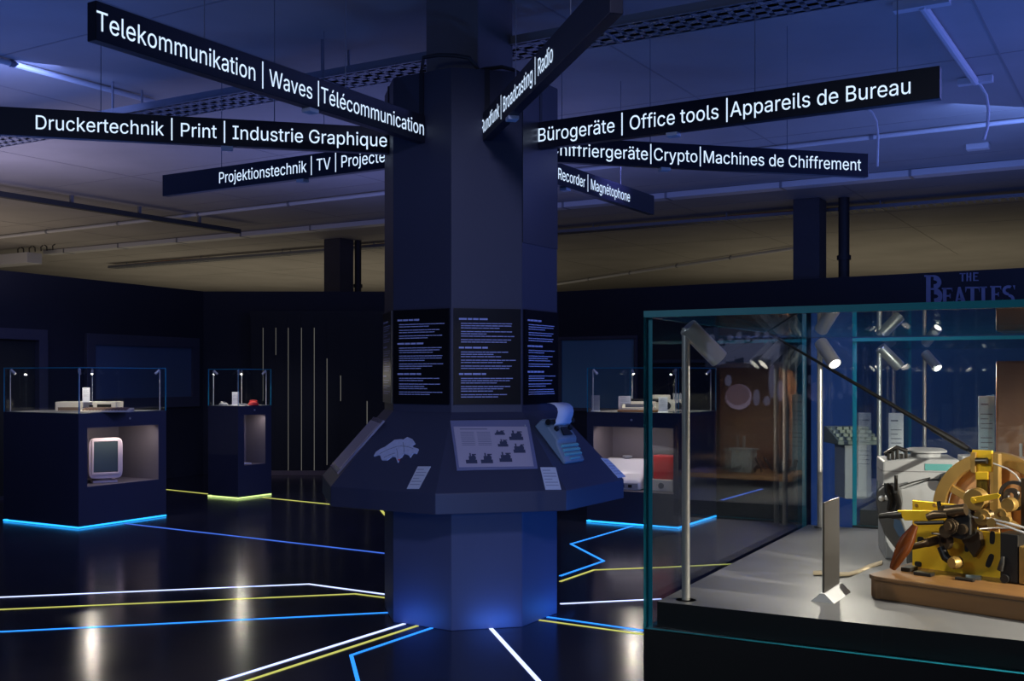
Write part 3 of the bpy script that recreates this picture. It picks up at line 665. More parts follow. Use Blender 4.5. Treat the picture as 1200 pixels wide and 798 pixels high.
    'a': (389, [160,-9,137,-7,115,-3,94,5,76,15,60,29,48,45,38,63,32,84,30,108,32,128,36,146,43,161,53,174,64,184,78,193,92,200,108,206,125,211,143,214,161,217,178,220,200,223,218,225,234,227,247,229,257,231,265,235,271,240,274,246,276,255,276,257,275,272,272,285,267,297,260,307,251,315,240,322,227,327,212,330,196,331,178,330,163,327,149,322,137,316,127,309,118,301,110,292,104,283,100,274,41,291,51,313,64,331,79,346,95,358,114,368,133,375,153,380,173,383,194,384,208,384,223,382,239,379,255,375,271,369,286,360,300,350,312,336,322,320,330,301,335,278,337,251,337,0,277,0,277,52,272,52,267,43,260,34,252,25,242,16,229,8,215,1,199,-4,181,-7,170,45,192,47,211,51,228,59,242,68,254,80,263,93,270,108,274,122,276,138,276,190,272,187,267,184,259,182,251,180,241,178,231,176,221,174,210,173,200,171,191,170,182,169,175,168,161,166,147,163,134,159,122,153,112,147,103,139,97,130,93,118,92,105,93,93,96,82,102,72,109,64,119,57,130,52,142,48,156,46], [[5,4,119],[119,118,5],[6,5,118],[118,117,6],[7,6,117],[117,116,7],[8,7,116],[116,115,8],[9,8,115],[115,114,9],[10,9,114],[11,10,114],[114,113,11],[12,11,113],[13,12,113],[113,112,13],[14,13,112],[15,14,112],[51,50,49],[49,48,51],[48,47,51],[52,51,47],[1,122,2],[122,121,2],[21,106,105],[105,104,21],[83,84,0],[123,0,84],[20,107,106],[106,21,20],[57,42,41],[41,58,57],[0,123,1],[122,1,123],[18,109,108],[19,18,108],[108,107,19],[107,20,19],[55,44,43],[56,55,43],[43,42,56],[42,57,56],[2,121,3],[121,120,3],[4,3,120],[119,4,120],[15,112,111],[16,15,111],[111,110,16],[17,16,110],[110,109,17],[109,18,17],[52,47,46],[53,52,46],[46,45,53],[54,53,45],[45,44,54],[44,55,54],[59,40,60],[101,23,102],[38,61,39],[85,82,81],[81,86,85],[22,103,102],[102,23,22],[60,40,39],[39,61,60],[24,100,99],[87,79,78],[24,99,98],[98,25,24],[86,81,80],[80,79,86],[79,87,86],[23,101,100],[100,24,23],[37,63,38],[63,62,38],[61,38,62],[97,96,95],[74,73,72],[72,71,93],[94,93,71],[30,29,71],[31,30,71],[71,70,31],[32,31,70],[70,69,32],[91,90,74],[92,91,74],[74,72,92],[72,93,92],[28,27,94],[94,71,28],[71,29,28],[32,69,33],[69,68,33],[34,33,68],[68,67,34],[35,34,67],[67,66,35],[66,65,35],[87,78,77],[88,87,77],[77,76,88],[76,75,88],[89,88,75],[75,74,89],[74,90,89],[25,98,97],[26,25,97],[97,95,26],[95,94,26],[94,27,26],[35,65,36],[65,64,36],[37,36,64],[63,37,64],[82,85,83],[84,83,85],[103,22,104],[21,104,22],[40,59,41],[58,41,59]]),
    'c': (396, [207,-8,174,-5,144,3,117,16,93,35,72,58,56,85,44,116,37,150,34,187,37,225,44,260,56,291,72,318,93,341,117,360,144,374,174,382,207,384,226,384,243,381,260,377,276,371,291,364,305,356,318,346,330,335,340,322,349,308,356,293,362,277,303,262,300,272,295,281,290,289,284,297,278,304,270,311,261,316,252,321,242,325,231,328,220,329,207,330,184,328,163,321,145,310,130,296,118,278,108,258,102,236,98,212,96,187,98,163,102,139,108,117,118,97,130,80,145,66,163,55,184,49,207,46,220,47,232,49,243,52,253,55,262,60,271,66,279,73,285,80,292,89,297,98,301,107,304,117,363,102,357,86,350,70,341,56,331,43,319,32,306,21,292,12,277,5,261,-1,244,-5,226,-7], [[6,5,56],[56,55,6],[7,6,55],[55,54,7],[8,7,54],[54,53,8],[9,8,53],[53,52,9],[52,51,9],[10,9,51],[51,50,10],[11,10,50],[50,49,11],[12,11,49],[41,19,42],[18,42,19],[61,0,85],[85,62,61],[42,18,43],[44,43,18],[0,61,1],[61,60,1],[2,1,60],[59,2,60],[16,45,44],[17,16,44],[44,18,17],[2,59,3],[59,58,3],[4,3,58],[58,57,4],[5,4,57],[56,5,57],[12,49,48],[13,12,48],[48,47,13],[14,13,47],[47,46,14],[15,14,46],[46,45,15],[45,16,15],[84,64,63],[64,84,83],[83,65,64],[39,21,40],[20,40,21],[65,83,82],[82,66,65],[37,23,38],[23,22,38],[39,38,22],[21,39,22],[78,77,70],[77,76,70],[71,70,76],[76,75,71],[72,71,75],[73,72,75],[75,74,73],[30,29,31],[32,31,29],[29,28,32],[33,32,28],[28,27,33],[66,82,81],[67,66,81],[81,80,67],[68,67,80],[80,79,68],[69,68,79],[79,78,69],[78,70,69],[33,27,34],[27,26,34],[35,34,26],[26,25,35],[36,35,25],[25,24,36],[37,36,24],[23,37,24],[84,63,85],[62,85,63],[40,20,41],[19,41,20]]),
    'd': (424, [195,-8,165,-6,137,3,111,16,89,34,70,57,55,84,43,116,36,151,34,189,36,227,43,261,55,293,70,320,89,342,112,361,137,374,165,382,196,384,218,383,237,379,253,373,267,364,278,355,287,346,295,336,301,327,306,319,311,319,311,509,372,509,372,0,313,0,313,59,307,59,301,50,295,41,287,31,277,21,266,12,252,4,236,-3,217,-7,205,47,226,49,246,55,263,65,278,78,290,95,299,115,306,138,310,162,312,189,310,216,306,241,300,263,290,282,278,299,263,312,246,322,227,328,205,330,182,328,162,322,145,311,130,298,118,281,108,261,102,239,98,215,96,189,98,163,102,139,109,117,118,97,130,80,145,66,162,55,182,49], [[7,6,73],[73,72,7],[8,7,72],[72,71,8],[9,8,71],[71,70,9],[70,69,9],[10,9,69],[69,68,10],[11,10,68],[68,67,11],[12,11,67],[77,76,2],[62,17,63],[42,43,0],[78,1,0],[0,43,78],[61,18,62],[17,62,18],[77,2,1],[1,78,77],[15,64,63],[16,15,63],[63,17,16],[2,76,3],[4,3,76],[76,75,4],[5,4,75],[75,74,5],[6,5,74],[73,6,74],[12,67,66],[13,12,66],[66,65,13],[14,13,65],[65,64,14],[64,15,14],[60,20,19],[44,41,40],[40,45,44],[59,21,60],[20,60,21],[24,23,58],[45,40,39],[39,38,45],[46,45,38],[38,37,46],[58,23,59],[23,22,59],[21,59,22],[31,33,32],[31,52,51],[52,31,53],[31,30,53],[28,53,30],[50,49,33],[33,31,50],[31,51,50],[53,28,54],[55,54,28],[56,55,28],[27,56,28],[28,30,29],[46,37,36],[36,35,46],[47,46,35],[35,34,47],[48,47,34],[34,33,48],[33,49,48],[56,27,57],[27,26,57],[58,57,26],[26,25,58],[24,58,25],[41,44,42],[43,42,44],[60,19,61],[18,61,19]]),
    'e': (404, [212,-8,177,-5,145,3,117,16,92,35,72,58,56,85,44,116,37,150,34,187,36,224,44,258,55,290,71,317,91,340,115,359,142,373,172,382,205,384,226,383,246,380,266,374,285,366,303,355,319,341,334,324,347,305,357,282,365,256,370,227,371,194,371,169,75,169,75,221,338,221,310,202,308,226,304,248,298,269,288,286,277,301,263,314,246,323,227,328,205,330,183,328,164,323,146,313,131,301,119,286,109,270,102,251,97,231,96,211,96,178,98,151,102,127,110,106,121,88,135,73,151,61,169,53,190,48,212,46,227,47,241,49,254,53,265,58,276,65,285,73,294,82,300,93,306,105,365,91,358,72,348,55,335,39,320,26,302,14,283,4,261,-3,237,-7,308,221,96,221,97,169], [[8,7,32],[9,8,32],[35,34,82],[52,51,33],[7,6,56],[56,55,7],[32,7,55],[54,53,32],[53,33,32],[9,32,33],[10,9,33],[11,10,33],[33,51,11],[12,11,51],[51,50,12],[13,12,50],[48,47,15],[47,16,15],[0,63,62],[45,44,18],[0,62,1],[61,1,62],[17,46,45],[45,18,17],[1,61,2],[61,60,2],[3,2,60],[59,3,60],[16,47,46],[46,17,16],[3,59,4],[59,58,4],[5,4,58],[58,57,5],[6,5,57],[56,6,57],[13,50,49],[14,13,49],[49,48,14],[48,15,14],[81,65,64],[65,81,80],[80,66,65],[42,20,43],[19,43,20],[66,80,79],[79,67,66],[42,41,22],[22,21,42],[20,42,21],[30,29,34],[29,28,34],[75,74,71],[72,71,74],[74,73,72],[31,35,54],[31,30,35],[30,34,35],[37,36,34],[34,28,37],[28,27,37],[67,79,78],[68,67,78],[78,77,68],[69,68,77],[77,76,69],[70,69,76],[76,75,70],[75,71,70],[37,27,38],[27,26,38],[39,38,26],[26,25,39],[40,39,25],[25,24,40],[24,23,40],[41,40,23],[22,41,23],[81,64,0],[63,0,64],[53,54,35],[43,19,44],[18,44,19],[32,55,84],[54,32,84],[34,36,82],[52,33,83],[33,53,83],[53,35,82],[53,82,83],[31,54,84]]),
    'f': (254, [228,379,228,327,6,327,6,379,81,0,81,432,82,452,87,470,96,486,107,499,120,510,135,519,152,525,169,529,187,530,201,530,212,529,222,527,231,525,238,523,243,521,227,468,224,470,220,471,215,472,209,473,202,474,195,474,178,472,164,468,154,460,147,449,143,435,142,419,142,0,81,327,81,379,142,379,142,327], [[35,38,36],[30,29,10],[11,10,29],[29,12,11],[38,35,34],[33,32,5],[6,5,32],[32,31,6],[7,6,31],[8,7,31],[31,30,8],[9,8,30],[30,10,9],[27,14,28],[13,28,14],[25,16,26],[15,26,16],[26,15,27],[14,27,15],[22,21,20],[20,19,22],[23,22,19],[19,18,23],[23,18,24],[18,17,24],[25,24,17],[16,25,17],[12,29,28],[28,13,12],[36,37,33],[4,34,35],[3,2,35],[36,3,35],[33,5,36],[1,0,37],[38,1,37],[37,36,38]]),
    'g': (425, [207,-151,180,-149,156,-146,134,-140,114,-132,97,-122,82,-110,70,-97,59,-84,51,-69,101,-41,107,-49,114,-57,122,-66,131,-74,142,-82,154,-88,169,-93,187,-96,207,-97,236,-95,261,-87,282,-75,298,-58,308,-34,311,-6,311,68,306,68,301,60,294,51,287,41,277,32,266,23,252,16,236,10,217,6,195,5,165,7,138,14,113,27,90,43,71,65,55,90,43,120,36,154,34,191,36,229,43,263,55,293,71,320,90,342,112,361,138,374,166,382,196,384,218,383,237,379,253,373,267,365,279,356,288,346,296,336,302,327,308,319,313,319,313,379,372,379,372,-9,370,-40,363,-67,350,-90,334,-109,314,-124,291,-136,265,-144,237,-149,205,59,227,61,246,66,264,75,278,87,290,103,300,121,307,142,311,166,312,193,311,219,307,242,300,264,291,283,279,299,264,312,247,322,227,328,205,330,182,328,163,322,145,312,130,298,118,282,109,262,102,241,98,218,96,193,98,167,102,144,109,123,118,104,131,88,145,76,163,66,183,61], [[8,7,11],[9,8,11],[11,10,9],[43,42,106],[106,105,43],[44,43,105],[105,104,44],[45,44,104],[104,103,45],[103,102,45],[46,45,102],[102,101,46],[47,46,101],[101,100,47],[48,47,100],[16,15,3],[1,17,2],[36,76,111],[94,54,95],[17,1,18],[36,111,37],[110,37,111],[53,96,95],[95,54,53],[16,3,2],[2,17,16],[37,110,38],[109,38,110],[52,97,96],[96,53,52],[3,15,4],[5,4,15],[15,14,5],[6,5,14],[14,13,6],[7,6,13],[13,12,7],[11,7,12],[38,109,39],[109,108,39],[40,39,108],[41,40,108],[108,107,41],[42,41,107],[106,42,107],[48,100,99],[49,48,99],[99,98,49],[50,49,98],[98,97,50],[51,50,97],[97,52,51],[19,0,75],[20,19,75],[77,35,34],[34,33,77],[33,78,77],[92,57,93],[57,56,93],[55,93,56],[79,31,30],[60,59,91],[20,75,74],[74,21,20],[78,33,32],[32,31,78],[31,79,78],[91,59,92],[59,58,92],[57,92,58],[68,67,25],[26,25,67],[85,84,67],[67,66,85],[86,85,66],[65,64,66],[71,70,23],[70,69,23],[24,23,69],[69,68,24],[68,25,24],[83,82,26],[26,67,83],[67,84,83],[86,66,87],[66,64,87],[88,87,64],[89,88,64],[63,89,64],[21,74,73],[22,21,73],[73,72,22],[72,71,22],[71,23,22],[79,30,29],[29,28,79],[80,79,28],[28,27,80],[81,80,27],[27,26,81],[26,82,81],[89,63,90],[63,62,90],[91,90,62],[62,61,91],[60,91,61],[18,1,0],[0,19,18],[76,36,35],[35,77,76],[93,55,94],[54,94,55]]),
    'h': (410, [114,227,114,0,53,0,53,509,114,509,114,287,102,287,116,319,132,344,152,362,175,374,200,382,227,384,252,383,275,377,295,369,313,356,328,340,341,321,350,298,355,271,357,240,357,0,296,0,296,235,293,263,286,286,273,304,256,318,235,326,210,329,192,328,176,324,161,317,147,308,136,297,126,283,119,266,115,248,114,314], [[3,2,6],[2,1,0],[6,2,0],[0,38,6],[10,32,31],[9,33,32],[32,10,9],[8,34,33],[33,9,8],[6,38,37],[5,6,37],[37,36,5],[36,35,5],[7,5,35],[35,34,7],[34,8,7],[3,6,4],[12,29,13],[29,12,30],[11,30,12],[28,14,29],[13,29,14],[24,23,22],[22,21,24],[24,21,25],[21,20,25],[20,19,25],[26,25,19],[19,18,26],[18,17,26],[27,26,17],[17,16,27],[28,27,16],[16,15,28],[14,28,15],[30,11,31],[10,31,11],[5,7,39],[6,5,39],[4,6,39]]),
    'i': (167, [53,0,53,379,114,379,114,0,84,443,73,444,63,448,54,455,47,463,43,472,41,483,43,494,47,504,54,512,63,518,73,522,84,524,95,522,105,518,114,512,121,504,125,494,126,483,125,472,121,463,114,455,105,448,95,444], [[10,9,11],[4,15,14],[5,4,6],[7,6,4],[4,14,7],[9,8,7],[11,9,7],[7,14,11],[14,13,11],[12,11,13],[23,22,24],[25,24,22],[22,21,19],[21,20,19],[25,22,18],[22,19,18],[1,0,3],[3,2,1],[27,26,4],[26,25,4],[25,18,4],[18,17,4],[15,4,17],[17,16,15]]),
    'j': (167, [53,379,114,379,114,-30,112,-52,108,-72,102,-90,92,-106,80,-119,65,-129,47,-137,27,-141,4,-143,-10,-143,-10,-87,2,-87,18,-85,31,-80,40,-72,47,-61,51,-46,53,-29,83,443,72,444,62,448,53,455,47,463,42,472,41,483,42,494,47,504,53,512,62,518,72,522,83,524,95,522,105,518,114,512,120,504,125,494,126,483,125,472,120,463,114,455,105,448,95,444], [[11,14,12],[13,12,14],[14,11,10],[15,14,10],[29,25,31],[31,30,29],[15,10,9],[16,15,9],[27,26,25],[25,29,27],[28,27,29],[44,43,21],[32,21,34],[34,33,32],[40,39,41],[37,41,39],[39,38,37],[41,37,35],[37,36,35],[21,43,42],[42,41,21],[41,35,21],[34,21,35],[16,9,8],[8,7,16],[17,16,7],[7,6,17],[18,17,6],[6,5,18],[5,4,18],[19,18,4],[4,3,19],[20,19,3],[3,2,20],[2,1,20],[0,20,1],[22,21,23],[24,23,21],[25,24,21],[31,25,21],[21,32,31]]),
    'k': (381, [110,137,110,212,121,212,284,379,360,379,184,199,177,199,53,0,53,509,114,509,114,0,294,0,148,186,191,229,372,0,114,212,114,141,154,178,201,216], [[1,15,9],[0,7,10],[7,0,1],[8,7,1],[1,9,8],[5,13,6],[11,14,5],[13,5,18],[4,3,13],[1,0,16],[12,6,13],[13,3,2],[5,14,18],[0,10,16],[6,12,17],[12,2,15],[15,16,12],[15,1,16],[5,6,17],[11,5,17],[12,16,17],[2,12,13],[4,13,18]]),
    'l': (189, [139,-2,112,0,91,8,74,20,62,37,55,59,53,84,53,509,114,509,114,99,114,83,117,71,120,62,126,57,135,53,146,52,152,52,157,52,160,53,164,53,167,54,170,54,181,3,175,1,169,0,162,-1,154,-2,147,-2], [[14,13,1],[2,1,13],[13,12,2],[3,2,12],[4,3,12],[12,11,4],[5,4,11],[11,10,5],[6,5,10],[10,9,6],[7,6,9],[9,8,7],[15,0,27],[16,26,17],[26,16,27],[15,27,16],[24,23,19],[23,22,19],[22,21,19],[20,19,21],[17,26,25],[25,24,17],[24,19,17],[18,17,19],[14,1,0],[0,15,14]]),
    'm': (610, [53,0,53,379,112,379,112,295,108,295,114,314,122,331,132,346,144,358,158,368,172,376,187,382,203,385,219,386,245,383,268,375,287,361,303,342,314,320,321,295,312,295,318,312,326,329,337,343,350,356,364,366,381,375,398,381,417,385,437,386,458,385,478,380,497,372,514,361,529,346,541,328,550,307,555,283,557,255,557,0,496,0,496,254,493,279,485,298,473,313,456,323,438,329,419,330,402,329,387,326,374,320,363,312,353,302,345,290,340,277,336,263,335,247,335,0,274,0,274,260,272,280,265,297,253,311,238,322,220,328,199,330,185,329,171,326,158,320,145,312,135,302,126,289,119,274,115,257,114,238,114,0,112,308,317,309], [[75,74,0],[1,0,74],[4,1,74],[74,73,4],[68,67,8],[67,9,8],[6,70,69],[7,6,69],[69,68,7],[68,8,7],[4,73,72],[3,4,72],[72,71,3],[71,70,3],[5,3,70],[70,6,5],[1,4,2],[65,11,66],[10,66,11],[64,63,14],[13,12,64],[64,14,13],[64,12,65],[11,65,12],[59,20,60],[61,60,20],[20,18,61],[18,17,61],[62,61,17],[17,16,62],[62,16,63],[16,15,63],[14,63,15],[9,67,66],[66,10,9],[55,54,19],[54,53,19],[50,25,24],[26,49,48],[48,27,26],[25,50,49],[49,26,25],[19,53,52],[21,19,52],[22,21,52],[52,51,22],[23,22,51],[51,50,23],[50,24,23],[29,47,46],[31,30,45],[46,45,30],[29,46,30],[41,40,39],[39,38,41],[38,37,41],[41,37,42],[37,36,42],[43,42,36],[36,35,43],[35,34,43],[44,43,34],[34,33,44],[33,32,44],[45,44,32],[31,45,32],[27,48,47],[28,27,47],[47,29,28],[57,56,58],[59,58,56],[56,55,59],[20,59,55],[55,19,20],[20,19,77],[3,5,76],[4,3,76],[2,4,76],[19,21,77],[18,20,77]]),
    'n': (410, [114,227,114,0,53,0,53,379,112,379,112,287,102,287,116,319,132,344,152,362,175,374,200,382,227,384,252,383,275,377,295,369,313,356,328,340,341,321,350,298,355,271,357,240,357,0,296,0,296,235,293,263,286,286,273,304,256,318,235,326,210,329,192,328,176,324,161,317,147,308,136,297,126,283,119,266,115,248,112,310], [[1,0,2],[3,2,0],[6,3,0],[0,38,6],[3,6,4],[10,32,31],[9,33,32],[32,10,9],[8,34,33],[33,9,8],[6,38,37],[5,6,37],[37,36,5],[36,35,5],[7,5,35],[35,34,7],[34,8,7],[12,29,13],[29,12,30],[11,30,12],[28,14,29],[13,29,14],[24,23,22],[22,21,24],[24,21,25],[21,20,25],[20,19,25],[26,25,19],[19,18,26],[18,17,26],[27,26,17],[17,16,27],[28,27,16],[16,15,28],[14,28,15],[30,11,31],[10,31,11],[5,7,39],[6,5,39],[4,6,39]]),
    'o': (415, [207,-8,174,-5,144,3,117,16,93,35,72,58,56,85,44,116,37,150,34,187,37,225,44,260,56,291,72,318,93,341,117,360,144,374,174,382,207,384,241,382,271,374,299,360,323,341,343,318,359,291,371,260,379,225,381,187,379,150,371,116,359,85,343,58,323,35,299,16,271,3,241,-5,207,46,231,49,252,55,270,66,285,80,298,97,307,117,314,139,318,163,319,187,318,212,314,236,307,258,298,278,285,296,270,310,252,321,231,328,207,330,184,328,163,321,145,310,130,296,118,278,108,258,102,236,98,212,96,187,98,163,102,139,108,117,118,97,130,80,145,66,163,55,184,49], [[7,6,66],[66,65,7],[8,7,65],[65,64,8],[9,8,64],[64,63,9],[63,62,9],[10,9,62],[62,61,10],[11,10,61],[61,60,11],[12,11,60],[0,36,1],[36,71,1],[1,71,2],[71,70,2],[3,2,70],[69,3,70],[57,56,15],[16,15,56],[56,55,16],[55,17,16],[3,69,4],[69,68,4],[5,4,68],[68,67,5],[6,5,67],[66,6,67],[12,60,59],[13,12,59],[59,58,13],[14,13,58],[58,57,14],[57,15,14],[18,54,53],[18,53,19],[37,35,34],[38,37,34],[34,33,38],[39,38,33],[51,21,52],[21,20,52],[53,52,20],[19,53,20],[30,29,42],[43,42,29],[29,28,43],[44,43,28],[28,27,44],[45,44,27],[46,45,27],[27,26,46],[47,46,26],[26,25,47],[48,47,25],[25,24,48],[39,33,32],[40,39,32],[32,31,40],[41,40,31],[31,30,41],[30,42,41],[48,24,49],[24,23,49],[50,49,23],[23,22,50],[51,50,22],[21,51,22],[36,0,35],[35,37,36],[54,18,55],[17,55,18]]),
    'p': (424, [53,-143,53,379,112,379,112,319,118,319,123,327,130,336,137,346,147,355,158,364,171,373,188,379,207,383,229,384,259,382,287,374,313,361,335,342,354,320,370,293,381,261,388,227,390,189,388,151,381,116,370,84,355,57,336,34,313,16,288,3,260,-6,229,-8,208,-7,189,-3,173,4,159,12,147,21,138,31,130,41,124,50,118,59,114,59,114,-143,220,47,242,49,262,55,279,66,294,80,306,97,316,117,323,139,327,163,328,189,327,215,323,239,316,261,307,281,295,298,280,311,262,322,243,328,220,330,198,328,178,322,161,312,147,299,134,282,125,263,118,241,114,216,113,189,114,162,118,138,125,115,135,95,147,78,162,65,179,55,198,49], [[3,2,1],[41,71,0],[1,0,71],[71,70,1],[70,69,1],[0,42,41],[73,72,41],[71,41,72],[1,69,68],[3,1,68],[68,67,3],[33,78,34],[78,77,34],[10,63,62],[62,11,10],[34,77,35],[36,35,77],[77,76,36],[37,36,76],[8,7,64],[64,63,8],[9,8,63],[63,10,9],[37,76,38],[39,38,76],[76,75,39],[40,39,75],[75,74,40],[41,40,74],[73,41,74],[3,67,66],[4,3,66],[66,65,4],[5,4,65],[65,64,5],[6,5,64],[64,7,6],[31,43,32],[60,14,13],[30,44,31],[43,31,44],[60,13,61],[12,61,13],[58,15,59],[46,45,29],[29,45,30],[44,30,45],[14,60,59],[59,15,14],[25,24,49],[50,49,24],[24,23,50],[51,50,23],[23,22,51],[52,51,22],[53,52,22],[22,21,53],[54,53,21],[21,20,54],[55,54,20],[20,19,55],[46,29,28],[28,27,46],[47,46,27],[27,26,47],[48,47,26],[26,25,48],[25,49,48],[55,19,56],[19,18,56],[57,56,18],[18,17,57],[58,57,17],[17,16,58],[15,58,16],[78,33,32],[32,43,78],[61,12,62],[11,62,12]]),
    'q': (424, [372,-143,311,-143,311,59,306,59,301,50,295,41,287,31,277,21,266,12,252,4,236,-3,217,-7,195,-8,165,-6,137,3,111,16,89,34,70,57,55,84,43,116,36,151,34,189,36,227,43,261,55,293,70,320,89,342,112,361,137,374,165,382,196,384,218,383,237,379,253,373,267,364,278,355,287,346,295,336,301,327,307,319,313,319,313,379,372,379,205,47,226,49,246,55,263,65,278,78,290,95,299,115,306,138,310,162,312,189,310,216,306,241,300,263,290,282,278,299,263,312,246,322,227,328,205,330,182,328,162,322,145,311,130,298,118,281,108,261,102,239,98,215,96,189,98,163,102,139,109,117,118,97,130,80,145,66,162,55,182,49], [[19,18,73],[73,72,19],[20,19,72],[72,71,20],[21,20,71],[71,70,21],[70,69,21],[22,21,69],[69,68,22],[23,22,68],[68,67,23],[24,23,67],[77,76,14],[62,29,63],[11,43,12],[78,13,12],[12,43,78],[61,30,62],[29,62,30],[77,14,13],[13,78,77],[27,64,63],[28,27,63],[63,29,28],[14,76,15],[16,15,76],[76,75,16],[17,16,75],[75,74,17],[18,17,74],[73,18,74],[24,67,66],[25,24,66],[66,65,25],[26,25,65],[65,64,26],[64,27,26],[60,32,31],[44,10,9],[9,45,44],[59,33,60],[32,60,33],[36,35,58],[45,9,8],[8,7,45],[46,45,7],[7,6,46],[58,35,59],[35,34,59],[33,59,34],[42,41,40],[51,2,0],[0,42,51],[42,52,51],[52,42,53],[50,49,2],[2,51,50],[53,42,54],[42,40,54],[55,54,40],[56,55,40],[40,39,56],[1,0,2],[46,6,5],[5,4,46],[47,46,4],[4,3,47],[48,47,3],[3,2,48],[2,49,48],[56,39,57],[39,38,57],[58,57,38],[38,37,58],[36,58,37],[10,44,11],[43,11,44],[60,31,61],[30,61,31]]),
    'r': (259, [53,0,53,379,112,379,112,321,115,321,124,339,137,354,152,367,171,377,191,383,213,385,218,385,223,385,229,384,235,384,240,384,243,384,243,322,241,323,236,324,230,324,223,325,215,326,207,326,190,324,174,321,159,315,146,306,135,296,126,284,119,269,115,254,114,237,114,0], [[3,2,1],[33,32,0],[1,0,32],[32,31,1],[3,1,31],[27,26,5],[26,6,5],[3,31,30],[30,29,3],[4,3,29],[29,28,4],[28,27,4],[27,5,4],[23,9,24],[10,22,11],[22,10,23],[9,23,10],[20,14,13],[18,17,16],[18,16,19],[15,19,16],[14,20,19],[19,15,14],[20,13,21],[22,21,13],[13,12,22],[11,22,12],[6,26,25],[7,6,25],[8,7,25],[25,24,8],[24,9,8]]),
    's': (365, [182,-8,157,-7,133,-3,112,3,93,12,76,24,62,38,50,54,41,73,36,94,94,107,101,87,111,72,124,60,141,52,160,47,181,45,206,47,227,53,244,62,258,74,265,88,268,103,266,115,262,126,254,136,243,144,229,150,212,155,149,170,118,180,92,192,72,208,58,227,50,249,47,274,49,295,55,314,65,332,79,347,95,360,115,370,137,378,161,383,187,384,212,383,234,379,254,372,271,363,286,352,299,339,309,324,318,308,324,290,268,277,262,291,254,304,243,316,228,325,210,331,187,333,166,331,147,326,131,317,119,305,111,292,109,277,110,264,115,253,124,243,136,235,152,229,172,223,229,209,261,200,287,187,306,171,320,153,328,131,331,107,329,85,323,65,312,47,298,31,281,18,260,6,236,-2,210,-7], [[5,12,6],[12,11,6],[7,6,11],[8,7,11],[11,10,8],[9,8,10],[34,33,67],[35,34,67],[67,66,35],[36,35,66],[66,65,36],[37,36,65],[38,37,65],[0,16,1],[16,15,1],[71,29,72],[1,15,2],[15,14,2],[3,2,14],[13,3,14],[29,71,30],[70,30,71],[41,63,62],[42,41,62],[62,61,42],[61,43,42],[3,13,4],[5,4,13],[12,5,13],[30,70,31],[70,69,31],[32,31,69],[69,68,32],[33,32,68],[67,33,68],[38,65,64],[39,38,64],[64,63,39],[40,39,63],[63,41,40],[27,73,28],[60,59,45],[44,60,45],[17,87,86],[18,17,86],[86,85,18],[85,19,18],[26,74,27],[73,27,74],[57,47,58],[47,46,58],[59,58,46],[45,59,46],[82,81,21],[81,80,21],[22,21,80],[80,79,22],[23,22,79],[79,78,23],[78,77,23],[24,23,77],[77,76,24],[53,52,54],[55,54,52],[52,51,55],[19,85,84],[20,19,84],[84,83,20],[83,82,20],[82,21,20],[24,76,25],[76,75,25],[26,25,75],[74,26,75],[55,51,56],[51,50,56],[50,49,56],[57,56,49],[49,48,57],[47,57,48],[16,0,87],[87,17,16],[72,29,28],[28,73,72],[43,61,60],[60,44,43]]),
    't': (227, [204,379,204,327,6,327,6,379,65,471,126,471,126,98,127,83,130,70,136,61,144,55,156,51,170,50,175,50,180,50,185,51,191,52,197,53,202,54,213,2,207,0,200,-2,192,-3,184,-3,176,-4,168,-4,138,-1,113,7,92,21,77,41,68,64,65,93,126,379,126,327,65,327,65,379], [[11,10,26],[26,10,27],[10,9,27],[28,27,9],[29,28,9],[9,8,29],[30,29,8],[8,7,30],[31,30,7],[7,6,31],[33,34,6],[12,25,24],[24,13,12],[14,23,15],[13,24,23],[23,14,13],[20,19,17],[18,17,19],[15,23,22],[16,15,22],[22,21,16],[21,20,16],[20,17,16],[11,26,25],[25,12,11],[32,35,33],[5,4,32],[1,0,32],[33,1,32],[31,6,34],[3,2,34],[35,3,34],[34,33,35],[35,32,4]]),
    'u': (410, [182,-5,158,-3,135,2,115,11,97,23,82,39,69,59,60,82,54,109,53,139,53,379,114,379,114,144,116,117,124,94,137,75,154,61,175,53,200,50,218,51,234,55,249,62,263,71,274,83,283,97,290,113,295,132,296,153,296,379,357,379,357,0,298,0,298,92,307,92,294,60,277,35,257,17,234,5,209,-3,298,70], [[10,9,12],[12,11,10],[17,0,18],[0,17,1],[16,1,17],[1,16,2],[3,2,16],[15,3,16],[3,15,4],[5,4,15],[15,14,5],[6,5,14],[7,6,14],[14,13,7],[8,7,13],[9,8,13],[12,9,13],[19,38,37],[37,20,19],[20,37,36],[21,20,36],[36,35,21],[35,22,21],[30,33,31],[32,33,25],[26,25,33],[27,26,33],[33,30,27],[30,29,27],[28,27,29],[22,35,34],[23,22,34],[34,32,23],[24,23,32],[32,25,24],[18,0,38],[38,19,18],[32,34,39],[33,32,39],[31,33,39]]),
    'v': (389, [163,0,17,379,84,379,165,155,173,132,180,110,187,87,193,64,199,42,206,21,184,21,191,42,197,64,203,87,209,110,216,132,224,155,305,379,371,379,226,0,195,57], [[3,0,4],[0,3,1],[2,1,3],[6,11,7],[10,11,0],[11,6,0],[6,5,0],[4,0,5],[12,8,13],[16,15,19],[19,18,16],[18,17,16],[8,9,19],[13,8,19],[14,13,19],[19,15,14],[10,0,19],[19,9,10],[11,10,9],[9,8,11],[11,8,20],[8,12,20],[7,11,20]]),
